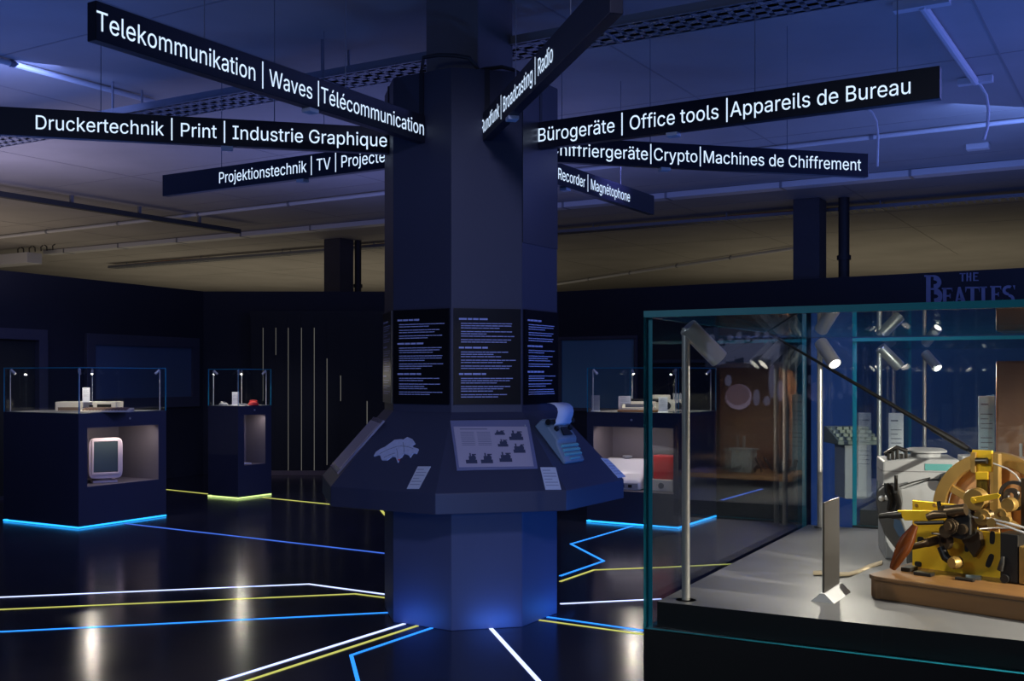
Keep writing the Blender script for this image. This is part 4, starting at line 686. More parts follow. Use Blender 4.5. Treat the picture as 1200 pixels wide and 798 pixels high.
    'y': (389, [47,-139,61,-86,71,-87,83,-89,94,-90,104,-89,113,-86,122,-81,130,-74,138,-64,145,-51,151,-36,163,-1,17,379,84,379,165,155,173,132,180,109,187,87,193,64,199,42,206,21,184,21,190,42,196,64,202,87,209,110,216,132,224,155,305,379,371,379,204,-58,196,-77,187,-93,177,-107,165,-119,153,-128,139,-136,125,-141,109,-144,91,-145,82,-145,73,-144,65,-143,57,-142,52,-140,194,58], [[45,1,0],[41,3,42],[43,42,3],[2,43,3],[45,44,43],[43,2,45],[1,45,2],[4,40,39],[5,4,39],[5,39,38],[6,5,38],[38,37,6],[7,6,37],[40,4,41],[3,41,4],[22,23,12],[23,18,12],[18,17,12],[16,12,17],[46,20,24],[20,25,24],[26,21,27],[29,28,30],[30,28,21],[27,21,28],[30,21,31],[25,20,21],[21,26,25],[31,21,12],[22,12,21],[21,20,22],[23,22,20],[20,46,23],[18,23,19],[7,37,36],[36,35,7],[8,7,35],[35,34,8],[9,8,34],[34,33,9],[10,9,33],[33,32,10],[32,31,10],[11,10,31],[31,12,11],[16,15,12],[14,13,15],[15,13,12],[19,23,46]]),
    '|': (230, [141,673,141,-164,88,-164,88,673], [[3,2,1],[1,0,3]]),
    'ä': (389, [160,-9,137,-7,115,-3,94,5,76,15,60,29,48,45,38,63,32,84,30,108,32,128,36,146,43,161,53,174,64,184,78,193,92,200,108,206,125,211,143,214,161,217,178,220,200,223,218,225,234,227,247,229,257,231,265,235,271,240,274,246,276,255,276,257,275,272,272,285,267,297,260,307,251,315,240,322,227,327,212,330,196,331,178,330,163,327,149,322,137,316,127,309,118,301,110,292,104,283,100,274,41,291,51,313,64,331,79,346,95,358,114,368,133,375,153,380,173,383,194,384,208,384,223,382,239,379,255,375,271,369,286,360,300,350,312,336,322,320,330,301,335,278,337,251,337,0,277,0,277,52,272,52,267,43,260,34,252,25,242,16,229,8,215,1,199,-4,181,-7,170,45,192,47,211,51,228,59,242,68,254,80,263,93,270,108,274,122,276,138,276,190,272,187,267,184,259,182,251,180,241,178,231,176,221,174,210,173,200,171,191,170,182,169,175,168,161,166,147,163,134,159,122,153,112,147,103,139,97,130,93,118,92,105,93,93,96,82,102,72,109,64,119,57,130,52,142,48,156,46,261,443,251,444,241,448,233,455,226,463,222,472,221,483,222,494,226,503,233,512,241,518,251,522,261,523,272,522,281,518,290,512,296,503,300,494,301,483,300,472,296,463,290,455,281,448,272,444,117,443,107,444,97,448,89,455,82,463,78,472,77,483,78,494,82,503,89,512,97,518,107,522,117,523,128,522,138,518,146,512,152,503,156,494,158,483,156,472,152,463,146,455,138,448,128,444], [[153,152,154],[156,155,154],[151,150,149],[5,4,119],[119,118,5],[6,5,118],[118,117,6],[7,6,117],[117,116,7],[8,7,116],[116,115,8],[9,8,115],[115,114,9],[10,9,114],[11,10,114],[114,113,11],[12,11,113],[13,12,113],[113,112,13],[14,13,112],[15,14,112],[112,111,15],[111,16,15],[51,50,49],[49,48,51],[48,47,51],[52,51,47],[154,152,151],[156,154,157],[1,122,2],[122,121,2],[170,169,171],[148,171,169],[166,165,167],[164,168,167],[167,165,164],[21,106,105],[105,104,21],[20,107,106],[106,21,20],[83,84,0],[123,0,84],[42,41,57],[41,58,57],[0,123,1],[122,1,123],[18,109,108],[19,18,108],[108,107,19],[107,20,19],[55,44,43],[56,55,43],[43,42,56],[42,57,56],[148,169,168],[161,160,164],[162,161,164],[164,163,162],[2,121,3],[121,120,3],[4,3,120],[119,4,120],[16,111,110],[17,16,110],[110,109,17],[109,18,17],[52,47,46],[53,52,46],[46,45,53],[54,53,45],[45,44,54],[44,55,54],[151,149,148],[148,168,151],[168,164,151],[164,160,151],[154,151,160],[157,154,160],[158,157,160],[159,158,160],[102,22,103],[39,60,40],[59,40,60],[130,129,128],[132,131,130],[85,82,81],[86,85,81],[101,23,102],[22,102,23],[38,61,39],[60,39,61],[24,100,99],[25,98,97],[97,26,25],[24,99,98],[98,25,24],[127,126,125],[86,81,80],[80,79,86],[87,86,79],[79,78,87],[23,101,100],[100,24,23],[37,63,38],[63,62,38],[61,38,62],[130,128,127],[132,130,133],[142,141,140],[74,73,72],[31,30,71],[71,70,31],[143,142,144],[145,144,142],[142,140,138],[139,138,140],[91,90,74],[92,91,74],[74,72,92],[93,92,72],[72,71,93],[71,94,93],[28,27,94],[94,71,28],[29,28,71],[71,30,29],[31,70,32],[70,69,32],[33,32,69],[69,68,33],[34,33,68],[68,67,34],[35,34,67],[67,66,35],[66,65,35],[124,147,146],[146,145,124],[145,142,124],[142,138,136],[137,136,138],[87,78,77],[88,87,77],[77,76,88],[76,75,88],[89,88,75],[75,74,89],[74,90,89],[96,95,97],[26,97,95],[95,94,26],[94,27,26],[35,65,36],[65,64,36],[37,36,64],[63,37,64],[127,125,124],[124,142,127],[142,136,127],[130,127,136],[133,130,136],[134,133,136],[135,134,136],[82,85,83],[84,83,85],[103,22,104],[21,104,22],[40,59,41],[58,41,59]]),
    'é': (404, [212,-8,177,-5,145,3,117,16,92,35,72,58,56,85,44,116,37,150,34,187,36,224,44,258,55,290,71,317,91,340,115,359,142,373,172,382,205,384,226,383,246,380,266,374,285,366,303,355,319,341,334,324,347,305,357,282,365,256,370,227,371,194,371,169,75,169,75,221,338,221,310,202,308,226,304,248,298,269,288,286,277,301,263,314,246,323,227,328,205,330,183,328,164,323,146,313,131,301,119,286,109,270,102,251,97,231,96,211,96,178,98,151,102,127,110,106,121,88,135,73,151,61,169,53,190,48,212,46,227,47,241,49,254,53,265,58,276,65,285,73,294,82,300,93,306,105,365,91,358,72,348,55,335,39,320,26,302,14,283,4,261,-3,237,-7,177,429,225,529,293,529,227,429,308,221,96,221,97,169], [[8,7,32],[9,8,32],[35,34,86],[52,51,33],[6,5,57],[57,56,6],[7,6,56],[56,55,7],[32,7,55],[54,53,32],[53,33,32],[9,32,33],[10,9,33],[11,10,33],[33,51,11],[12,11,51],[51,50,12],[13,12,50],[47,46,16],[2,60,3],[60,59,3],[15,48,47],[47,16,15],[0,63,62],[0,62,1],[61,1,62],[44,18,45],[17,45,18],[1,61,2],[60,2,61],[45,17,46],[16,46,17],[3,59,4],[59,58,4],[5,4,58],[57,5,58],[13,50,49],[14,13,49],[49,48,14],[48,15,14],[80,66,65],[80,65,81],[64,81,65],[42,20,43],[19,43,20],[66,80,79],[79,67,66],[41,22,42],[22,21,42],[20,42,21],[30,29,34],[29,28,34],[75,74,71],[72,71,74],[74,73,72],[31,35,54],[31,30,35],[30,34,35],[37,36,34],[34,28,37],[28,27,37],[38,37,27],[27,26,38],[67,79,78],[68,67,78],[78,77,68],[69,68,77],[77,76,69],[70,69,76],[76,75,70],[75,71,70],[38,26,39],[26,25,39],[40,39,25],[25,24,40],[24,23,40],[41,40,23],[22,41,23],[81,64,0],[63,0,64],[53,54,35],[43,19,44],[18,44,19],[83,82,85],[85,84,83],[32,55,88],[54,32,88],[34,36,86],[52,33,87],[33,53,87],[53,35,86],[53,86,87],[31,54,88]]),
    'ü': (410, [182,-5,158,-3,135,2,115,11,97,23,82,39,69,59,60,82,54,109,53,139,53,379,114,379,114,144,116,117,124,94,137,75,154,61,175,53,200,50,218,51,234,55,249,62,263,71,274,83,283,97,290,113,295,132,296,153,296,379,357,379,357,0,298,0,298,92,307,92,294,60,277,35,257,17,234,5,209,-3,277,443,266,444,257,448,248,455,242,463,238,472,236,483,238,494,242,503,248,512,257,518,266,522,277,523,287,522,297,518,305,512,312,503,316,494,317,483,316,472,312,463,305,455,297,448,287,444,133,443,123,444,113,448,104,455,98,463,94,472,93,483,94,494,98,503,104,512,113,518,123,522,133,523,144,522,153,518,162,512,168,503,172,494,173,483,172,472,168,463,162,455,153,448,144,444,298,70], [[72,71,73],[8,7,13],[9,8,13],[13,12,9],[10,9,12],[12,11,10],[69,68,67],[67,66,69],[73,71,69],[70,69,71],[86,85,63],[77,76,75],[17,0,18],[0,17,1],[82,81,83],[84,83,81],[81,80,79],[16,2,1],[1,17,16],[63,85,84],[84,81,63],[75,63,81],[77,75,81],[81,79,77],[79,78,77],[2,16,3],[16,15,3],[4,3,15],[5,4,15],[15,14,5],[6,5,14],[7,6,14],[13,7,14],[65,64,63],[66,65,63],[69,66,63],[63,75,69],[73,69,75],[75,74,73],[19,38,37],[37,20,19],[46,44,43],[46,43,47],[44,46,45],[21,36,35],[22,21,35],[40,39,41],[51,50,49],[20,37,36],[36,21,20],[41,39,42],[43,42,39],[51,49,47],[48,47,49],[56,55,57],[58,57,59],[60,59,57],[57,55,54],[30,33,31],[25,24,32],[32,33,25],[26,25,33],[27,26,33],[33,30,27],[30,29,27],[28,27,29],[62,61,60],[22,35,34],[23,22,34],[34,32,23],[32,24,23],[62,60,39],[43,39,60],[47,43,60],[51,47,60],[60,57,51],[57,54,51],[54,53,51],[53,52,51],[18,0,38],[38,19,18],[32,34,87],[33,32,87],[31,33,87]]),
}

# ------------------------------------------------------------------ lit direction signs
SL, ZT, ZB, TH = 2.313, EYE + 1.549, EYE + 1.386, .055


def sign(k, body, tx, label, hide_start=None, box_r=.8, wires=(.7, 1.7), end=None):
    ang = PHI + SG * k
    n = Vector((math.sin(ang), -math.cos(ang), 0)); base = Vector((KX, KY, 0))
    pi, po = base + n * (AP + .007), base + n * (AP + SL)
    left_outer = (po.x / po.y) < (pi.x / pi.y)
    pl, pr = (po, pi) if left_outer else (pi, po)
    ex = (pr - pl).normalized(); ey = Vector((0, 0, 1)).cross(ex)
    t = thing('direction_sign', label, 'sign', (pl.x, pl.y, ZB), math.atan2(ex.y, ex.x), 'lit direction signs around the central column')
    H = ZT - ZB
    MB().bx(0, SL - .004, -TH / 2, TH / 2, 0, H).build('board', BOARD, t, smooth=0, bevel=.003)
    # lettering
    fp = Vector((pl.x, pl.y, 0)) - ey * TH / 2

    def xl(px): return (hit(px, HZ, fp, ey) - fp).dot(ex)
    V_, F_, pen = [], [], 0
    for ch in body:                                    # lay the letter outlines out along the board
        adv, co, fs = GLYPHS[ch]; k0 = len(V_)
        V_ += [(pen + co[q], co[q + 1]) for q in range(0, len(co), 2)]; F_ += [[k0 + q for q in f] for f in fs]
        pen += adv
    x0, x1 = min(v[0] for v in V_), max(v[0] for v in V_)
    size = .1585 / 1000
    if tx[1] is None: sx = SIGN_SX; off = xl(tx[0]) - x0 * sx
    elif tx[0] is None: sx = SIGN_SX; off = xl(tx[1]) - x1 * sx
    else:
        p0, p1 = xl(tx[0]), xl(tx[1]); sx = (p1 - p0) / (x1 - x0); off = p0 - x0 * sx
    zc = H / 2 - 250 * size
    me = bpy.data.meshes.new('lettering')
    me.from_pydata([(off + x * sx, -TH / 2 - .0015, zc + y * size) for x, y in V_], [], F_)
    me.materials.append(GLOW)
    o = bpy.data.objects.new('lettering', me); C.objects.link(o); o.parent = t

    def X(rad): return SL - rad if left_outer else rad
    MB().bx(X(box_r) - .035, X(box_r) + .035, -.03, .03, -.022, 0).build('lamp_bracket', PIPE, t, smooth=0, bevel=.004)
    for q in wires:
        MB().tube([(X(q), 0, H), (X(q), 0, CEIL - ZB)], .0028, 6).build('wire', GALV, t)
    return t


SIGN_SX = .1437 / 1000
sign(-1, 'Telekommunikation | Waves |Télécommunication', (113, 496.5), 'long lit sign at top left reading Telekommunikation, Waves, Télécommunication', box_r=.98)
sign(-2, 'Druckertechnik | Print | Industrie Graphique', (42, 453.5), 'lit sign at far left reading Druckertechnik, Print, Industrie Graphique', box_r=.98)
sign(-3, 'Projektionstechnik | TV | Projecteur', (257, None), 'lower left lit sign reading Projektionstechnik, TV, Projecteur', box_r=.9)
sign(0, 'Rundfunk | Broadcasting | Radio', (565, 648), 'steep lit sign pointing to the viewer reading Rundfunk, Broadcasting, Radio', box_r=.62)
sign(1, 'Bürogeräte | Office tools |Appareils de Bureau', (631, 1067), 'lit sign at upper right reading Bürogeräte, Office tools, Appareils de Bureau', box_r=.87, wires=(1.35, 2.1))
sign(2, 'Chiffriergeräte|Crypto|Machines de Chiffrement', (None, 1009), 'lit sign at right reading Chiffriergeräte, Crypto, Machines de Chiffrement', box_r=.8)
sign(3, 'Recorder | Magnétophone', (None, 738), 'short-looking lower right lit sign reading Recorder, Magnétophone', box_r=.75)
# ------------------------------------------------------------------ light lines let into the floor


def led(pts, m, label, wd=.020):
    P = [gnd(*p) for p in pts]
    b = MB(); L = []; Rr = []
    for i, p in enumerate(P):
        d0 = (P[i] - P[i - 1]).normalized() if i else (P[1] - P[0]).normalized()
        d1 = (P[i + 1] - P[i]).normalized() if i + 1 < len(P) else d0
        n0, n1 = Vector((-d0.y, d0.x, 0)), Vector((-d1.y, d1.x, 0)); nb = (n0 + n1).normalized()
        k = wd / 2 / max(.3, nb.dot(n0)); L.append(p + nb * k); Rr.append(p - nb * k)
    vs = []
    for z in (0.0, .003): vs += [v + Vector((0, 0, z)) for v in L + Rr]
    n = len(P); fs = []
    for i in range(n - 1):
        fs += [(2 * n + i, 2 * n + i + 1, 3 * n + i + 1, 3 * n + i), (i, n + i, n + i + 1, i + 1), (i, i + 1, 2 * n + i + 1, 2 * n + i), (n + i, 3 * n + i, 3 * n + i + 1, n + i + 1)]
    fs += [(0, 2 * n, 3 * n, n), (n - 1, 2 * n - 1, 4 * n - 1, 3 * n - 1)]
    b.add(vs, fs)
    o = b.build('floor_light', m, smooth=0)
    return tag(o, label, 'floor light', 'light lines in the floor')


led([(-500, 721.4), (0, 700), (362, 684.5), (451, 696.5)], LEDW, 'white light line on the left floor with a bend near the column')
led([(-500, 736.5), (0, 714.4), (416, 696), (451, 700.5)], LEDY, 'long yellow light line just in front of the white one on the left floor', .018)
led([(-500, 765.3), (0, 740.5), (458, 717.8)], LEDB, 'straight blue light line nearest the viewer on the left floor')
led([(146, 613.5), (451, 648.5)], LEDD, 'blue light line running from the left display case to the column', .03)
led([(189, 573), (250, 579.5)], LEDY, 'yellow light line between the two left display cases', .03)
led([(308, 583), (446, 597), (452, 604)], LEDY, 'yellow light line from the small display case to behind the desk', .03)
led([(132, 838), (260, 798), (479, 729.5)], LEDW, 'white light line at the lower edge, leftmost of three parallel lines leaving the column', .022)
led([(165, 838.5), (290, 798), (496.5, 731)], LEDY, 'yellow light line between a white and a blue one in front of the column', .020)
led([(432, 846), (411.5, 768), (512, 734)], LEDB, 'blue light line with a sharp elbow in front of the column', .020)
led([(572.5, 733.5), (632, 799), (668, 839)], LEDW, 'white light line running from the column front towards the viewer', .024)
led([(633, 722), (757, 739.5)], LEDB, 'blue light line from the column to the near glass case')
led([(616, 724.5), (757, 744)], LEDY, 'yellow light line beside the blue one leading to the near glass case', .018)
led([(656.5, 707.7), (775, 702)], LEDW, 'short white light line seen through the glass edge right of the column')
led([(656.5, 681.5), (696, 668), (775.5, 665), (858, 661)], LEDY, 'yellow light line with a bend behind the near glass case', .02)
led([(656.5, 675), (707.5, 657.5), (669, 637.5), (741.5, 616.5)], LEDB, 'zigzag blue light line from the column to the right display case', .022)
led([(846, 586), (893, 573)], LEDD, 'short blue light line far back, put in for one mirrored in the near glass case', .04)  # laid on the floor in place of a line reflected in the pane
# soft spill of the strips where they meet the column base
for px, py, e, c in ((494, 731, .5, (.04, .2, 1)), (574, 733, .5, (.05, .22, 1)), (638, 721, .5, (.03, .2, 1))):
    g = gnd(px, py); d = Vector((KX - g.x, KY - g.y, 0)).normalized()
    light('floor_light_glow', 'AREA', g - d * .20 + Vector((0, 0, .02)), e, c, g + d * .1 + Vector((0, 0, .28)), .26, .03)

# ------------------------------------------------------------------ glass display cases


def make_case(label, org, wd, dp, yaw, led_m, hp=1.126, ht=1.58, niche=None, poles='fl fr bl br', lamp_w=1.4, th=.008, ovl=.0, plinth=PLINTH, deck_z=None, edge=.045, lock=None, panes=True):
    """local frame: x along the front, y to the back, origin at the front left corner on the floor"""
    t = thing('display_case', label, 'display case', (org[0], org[1], 0), yaw, 'glass display cases')
    b = MB(); z0 = .025
    if niche:
        face, n0, n1, h0, h1, nd = niche
        if face == 'front':
            b.bx(0, wd, 0, dp, z0, h0).bx(0, wd, 0, dp, h1, hp).bx(0, n0, 0, dp, h0, h1).bx(n1, wd, 0, dp, h0, h1).bx(n0, n1, nd, dp, h0, h1)
        else:
            b.bx(0, wd, 0, dp, z0, h0).bx(0, wd, 0, dp, h1, hp).bx(0, wd, 0, n0, h0, h1).bx(0, wd, n1, dp, h0, h1).bx(0, wd - nd, n0, n1, h0, h1)
    else:
        b.bx(0, wd, 0, dp, z0, hp)
    b.build('plinth', plinth, t, smooth=0)
    if niche:
        l = MB(); e = .004
        if face == 'front':
            l.bx(n0, n0 + e, .002, nd, h0, h1).bx(n1 - e, n1, .002, nd, h0, h1).bx(n0, n1, nd - e, nd, h0, h1).bx(n0, n1, .002, nd, h0, h0 + e).bx(n0, n1, .002, nd, h1 - e, h1)
            lp, la = ((n0 + n1) / 2, nd * .06, h1 - .02), ((n0 + n1) / 2, nd * .6, h0 + .1)
        else:
            l.bx(wd - nd, wd - .002, n0, n0 + e, h0, h1).bx(wd - nd, wd - .002, n1 - e, n1, h0, h1).bx(wd - nd, wd - nd + e, n0, n1, h0, h1).bx(wd - nd, wd - .002, n0, n1, h0, h0 + e).bx(wd - nd, wd - .002, n0, n1, h1 - e, h1)
            lp, la = (wd - nd * .05, (n0 + n1) / 2, h1 - .02), (wd - nd * .55, (n0 + n1) / 2, h0 + .1)
        l.build('niche_lining', LINING, t, smooth=0)
        m = xf(t); p = m @ Vector(lp)
        light('niche_light', 'AREA', p, 2.3 * (n1 - n0) * (nd / .4), (1, .88, .86), m @ Vector(la), (n1 - n0) * .8, nd * .2)
    dz = deck_z if deck_z else hp
    do = MB().bx(.014, wd - .014, .014, dp - .014, dz - .03 if deck_z else dz - .002, dz + .004).build('deck', [DECK, BLACKP], t, smooth=0)
    if deck_z:
        for f in do.data.polygons:
            if f.normal.z < .5: f.material_index = 1
    gz0 = hp - ovl if ovl else hp + .001

    def pane(x0, x1, y0, y1, za, zb, thin):
        g = MB(); g.bx(x0, x1, y0, y1, za, zb)
        o = g.build('glass_pane', [GLASS, EDGE], t, smooth=0)
        for f in o.data.polygons:
            if abs(f.normal[thin]) < .5: f.material_index = 1
        return o
    if panes:
        pane(0, wd, 0, th, gz0, ht - th, 1); pane(0, wd, dp - th, dp, gz0, ht - th, 1)
        pane(0, th, th + .0003, dp - th - .0003, gz0, ht - th, 0); pane(wd - th, wd, th + .0003, dp - th - .0003, gz0, ht - th, 0)
        pane(0, wd, 0, dp, ht - th + .0003, ht, 2)
    for qi, q in enumerate(poles.split()):
        lw_ = lamp_w[qi] if isinstance(lamp_w, tuple) else lamp_w
        x = edge if q[1] == 'l' else wd - edge; y = edge if q[0] == 'f' else dp - edge
        pt = ht - .022; pl = MB().tube([(x, y, dz), (x, y, pt)], .0055, 14)
        pl.tube([(x, y, dz), (x, y, dz + .004)], .014, 16)
        pobj = pl.build('lamp_pole', STEEL, t)
        aim = Vector((wd / 2 - x, dp / 2 - y, 0)).normalized(); ax = (aim - Vector((0, 0, .95))).normalized()
        hp0 = Vector((x, y, pt - .004)) + aim * .008
        hd = MB().lathe([(0, -.008), (.0125, -.008), (.0135, -.006), (.0135, .056), (.0115, .056), (.0115, .045), (0, .045)], hp0, ax, 22)
        hobj = hd.build('lamp_head', STEEL, pobj)
        MB().lathe([(0, 0), (.0112, 0), (.0112, .002), (0, .002)], hp0 + ax * .0455, ax, 18).build('lamp_lens', LAMP, pobj)
        m = xf(t)
        wp = m @ (hp0 + ax * .06)
        light('case_spot', 'SPOT', wp, lw_, (1, .90, .74), wp + m.to_3x3() @ ax, .008, spot=110, blend=.6)
    if led_m:
        e = MB()
        e.bx(-.004, wd + .004, -.004, .012, .004, .018).bx(wd - .012, wd + .004, .012, dp, .004, .018).bx(-.004, .012, .012, dp, .004, .018)
        e.build('base_light', led_m, t, smooth=0)
        k = MB().bx(.03, wd - .03, .03, dp - .03, 0, z0); k.build('foot', BLACKP, t, smooth=0)
    if lock:
        MB().tube([lock[0], lock[1]], .011, 16).build('lock', STEEL, t)
    return t


E1 = lambda a: Vector((math.cos(a), math.sin(a), 0))
E2 = lambda a: Vector((-math.sin(a), math.cos(a), 0))
YL = R(-30); YF = R(-28.7)
# left case: nearest corner at pixel 92,620
A = gnd(92, 620); org = A - E1(YL) * 1.16
case_left = make_case('large left display case with a portrait monitor in its niche and a blue light strip', org, 1.16, 1.10, YL, LEDC, niche=('right', .10, 1.00, .40, .985, .62), lamp_w=8,
                      lock=((1.158, .62, 1.06), (1.166, .62, 1.06)))
A = gnd(279, 585); org = A - E1(R(-32)) * .52
case_small = make_case('small narrow display case at the back left with a lime green light strip', org, .52, .56, R(-32), LEDG, niche=('right', .10, .46, .40, 1.02, .34), lamp_w=5,
                       lock=((.518, .27, 1.075), (.528, .27, 1.075)))
A = gnd(795, 620); org = A - E1(R(-31)) * 1.0
case_right = make_case('display case beyond the right end of the desk with a white machine in its niche', org, 1.0, 1.05, R(-31), LEDC, niche=('front', .07, .95, .335, .985, .45), lamp_w=8,
                       lock=((.5, -.008, 1.055), (.5, .002, 1.055)))
case_near = make_case('large black display case in the foreground with a brass machine under glass', (.1775, 1.452), 1.0, .885, YF, None, hp=1.158, ht=1.587, poles='fl bl fr br', lamp_w=(3.2, 4, 48, 8), th=.009, plinth=BLACKP, deck_z=1.19, edge=.044)
case_back = make_case('glass display case standing right behind the foreground case, with a wooden cabinet inside', (.775, 2.452), 1.15, .82, YF, None, hp=1.158, ht=1.585, poles='fl bl', lamp_w=5, th=.008, plinth=BLACKP, deck_z=1.19, edge=.05)


def on(px, py, z): return gnd(px, py, z)


# ------------------------------------------------------------------ label stands


def label_stand(loc, rz, wd, h, m, label, foot=True, lines=True):
    t = thing('label_stand', label, 'label', loc, rz, 'upright labels in the display cases')
    MB().bx(-wd / 2, wd / 2, -.0015, .0015, .006 if foot else 0, h).build('plate', m, t, smooth=0, bevel=.0008)
    if foot:
        MB().prism([(-wd / 2 - .006, -.016, 0), (-wd / 2 - .006, .016, 0), (-wd / 2 - .006, .003, .012), (-wd / 2 - .006, -.003, .012)], (wd + .012, 0, 0)).build('foot', LABELW, t, smooth=0)
    if lines:
        x = MB()
        for i in range(11):
            if i in (1, 6): continue
            x.bx(-wd * .36, wd * (.36 if i % 3 else .12), -.0021, -.0015, h * (.90 - i * .052), h * (.90 - i * .052) + h * (.018 if i == 0 else .010))
        x.build('lettering', PRINT, t, smooth=0)
    return t


PLATE = mat('dark_plate', (.060, .055, .05), .35, .3)
g = on(974, 699, 1.194)
ls = label_stand(g, R(59), .080, .134, PLATE, 'dark upright label plate on a white foot in the foreground case', lines=False)
MB().bx(-.039, .039, .0016, .0022, .01, .133).build('front_sheet', LABELW, ls, smooth=0)
label_stand(at(1050, 537, 2.70).xy.to_3d() + Vector((0, 0, 1.194)), R(-8), .036, .212, LABELW, 'white upright label behind the grey machine in the rear glass case', True)
# ------------------------------------------------------------------ paper tape on the near deck
t = thing('paper_tape', 'strip of beige paper tape curling out of the brass machine across the deck', 'paper tape', on(990, 674, 1.194))
pts = [(953, 672.5), (965, 673), (980, 675), (995, 674), (1006, 670), (1018, 664), (1034, 660)]
lft = [on(px, py - 2.4, 1.194) for px, py in pts]; rgt = [on(px, py + 2.4, 1.194) for px, py in pts]
vs = [v + Vector((0, 0, .0012 + .0012 * math.sin(i))) for i in range(len(pts)) for v in (lft[i], rgt[i])]
o = MB().add(vs, [(2 * i, 2 * i + 1, 2 * i + 3, 2 * i + 2) for i in range(len(pts) - 1)]).build('strip', TAPE, t, True)
sm = o.modifiers.new('solid', 'SOLIDIFY'); sm.thickness = .0006

# ------------------------------------------------------------------ the brass telegraph machine
MY = R(-45)
P0 = gnd(1016, 700, 1.194)
mach = thing('telegraph_machine', 'polished brass telegraph machine with a spoked wheel on a worn wooden base', 'machine', P0, MY)
MI = xf(mach).inverted(); MN = xf(mach).to_3x3() @ Vector((0, 1, 0))


def mp(px, py, v):                                 # sight line onto the machine's plane y = v
    return MI @ hit(px, py, xf(mach) @ Vector((0, v, 0)), MN)


def mpoly(pts, v, th, m, name, bevel=.0006):
    return MB().prism([mp(x, y, v) for x, y in pts], (0, th, 0)).build(name, m, mach, smooth=0, bevel=bevel)


BH = .031
MB().prism([(0, .012, 0), (.012, 0, 0), (.46, 0, 0), (.46, .30, 0), (0, .30, 0)], (0, 0, BH - .006)).prism([(-.002, .010, BH - .006), (.010, -.002, BH - .006), (.462, -.002, BH - .006), (.462, .302, BH - .006), (-.002, .302, BH - .006)], (0, 0, .006)).build('wooden_base', WOODT, mach, smooth=0, bevel=.0015)
# front plate and its holes
VP = .105
fp_ = mpoly([(1069, 586), (1122, 591.5), (1131, 598), (1138, 612), (1148, 622), (1183, 626), (1183, 681.5), (1069, 665)], VP, .006, BRASS, 'front_plate')


def slot(px, py, hw, hh, ang, v, m=IRON, name='slot'):
    c = mp(px, py, v); pts = []
    for i in range(16):
        a = 2 * math.pi * i / 16; x, z = hw * math.copysign(abs(math.cos(a)) ** .6, math.cos(a)), hh * math.copysign(abs(math.sin(a)) ** .6, math.sin(a))
        pts.append(c + Vector((x * math.cos(ang) - z * math.sin(ang), -.0009, x * math.sin(ang) + z * math.cos(ang))))
    return MB().prism(pts, (0, .0015, 0)).build(name, m, fp_, smooth=0)


for a in ((1163, 630, .0035, .009, -.05), (1160, 657, .0038, .010, -.35), (1133, 640, .003, .008, 0), (1076, 661, .005, .004, 0), (1079, 633, .005, .005, 0)): slot(*a, VP)
# dark triangle on the plate, built in place of cast shadow shapes
mpoly([(1122, 612), (1148, 624), (1150, 640), (1141, 654), (1127, 634)], VP - .012, .011, BRONZE, 'shadow_wedge', .001)
# big spoked wheel with tan disc
VW = .195
wc = mp(1165, 604, VW); edge_p = mp(1165, 530, VW); WR = (edge_p - wc).length
wheel = MB().ring(wc, (0, 1, 0), WR, WR * .80, .014, 56).ring(wc + Vector((0, -.002, 0)), (0, 1, 0), WR * .22, WR * .06, .018, 28)
for i in range(6):
    a = R(32) + i * R(60); d = Vector((math.cos(a), 0, math.sin(a)))
    rot = Matrix((d, Vector((0, 1, 0)), d.cross(Vector((0, 1, 0))))).transposed()
    wheel.box(wc + d * WR * .52 + Vector((0, .007, 0)), (WR * .66, .008, WR * .12), rot)
wheel.build('spoked_wheel', BRASSD, mach, bevel=.0008)
MB().lathe([(0, 0), (WR * .82, 0), (WR * .82, .010), (0, .010)], wc + Vector((0, .02, 0)), (0, 1, 0), 40).build('tape_reel', TAN, mach)
MB().tube([wc + Vector((0, -.10, 0)), wc + Vector((0, .04, 0))], .004, 12).build('axle', STEELD, mach)
# upright slotted bracket in front of the wheel
V2 = .15
mpoly([(1139, 527), (1162, 528), (1162, 553), (1157, 553), (1157, 580), (1144, 580), (1144, 553), (1137, 553)], V2, .006, BRASS, 'bracket')
mpoly([(1137, 530), (1143, 530), (1143, 555), (1137, 553)], V2 - .004, .012, BRASSD, 'bracket_ear')
mpoly([(1164, 531), (1170, 532), (1170, 600), (1164, 598)], V2 - .004, .012, BRASSD, 'bracket_ear')
MB().tube([mp(1144, 540, V2 - .006), mp(1157, 540, V2 - .006)], .0045, 12).build('roller', STEELD, mach)
mpoly([(1143, 553), (1158, 553), (1158, 562), (1143, 562)], V2 - .004, .006, BRASS, 'clamp_block')
mpoly([(1144, 562), (1157, 562), (1157, 625), (1144, 625)], V2, .01, BRONZE, 'post')
# pulley and arm
V3 = .098
c = mp(1145, 585, V3)
MB().lathe([(0, -.012), (.014, -.012), (.0155, -.008), (.012, -.004), (.0155, 0), (.0155, .004), (0, .004)], c, (0, 1, 0), 28).build('pulley', BRASSD, mach)
a0, a1 = mp(1142, 586, V3 - .016), mp(1169, 581, V3 - .016)
ar = MB(); d = (a1 - a0).normalized(); up = Vector((-d.z, 0, d.x))
pl_ = [a0 - d * .004 - up * .0045, a0 - d * .006, a0 - d * .004 + up * .0045, a1 + up * .0035, a1 + d * .004, a1 - up * .0035]
ar.prism(pl_, (0, .003, 0)).lathe([(0, -.001), (.002, -.001), (.002, 0), (0, 0)], a0, (0, 1, 0), 12)
ar.build('crank_arm', BRASS, mach, smooth=0, bevel=.0006)
c = mp(1184, 591, V3)
MB().lathe([(0, -.010), (.0085, -.010), (.0095, -.008), (.0095, .004), (0, .004)], c, (0, 1, 0), 26).build('knob', BRASSD, mach)
c = mp(1188, 581, V3 + .03)
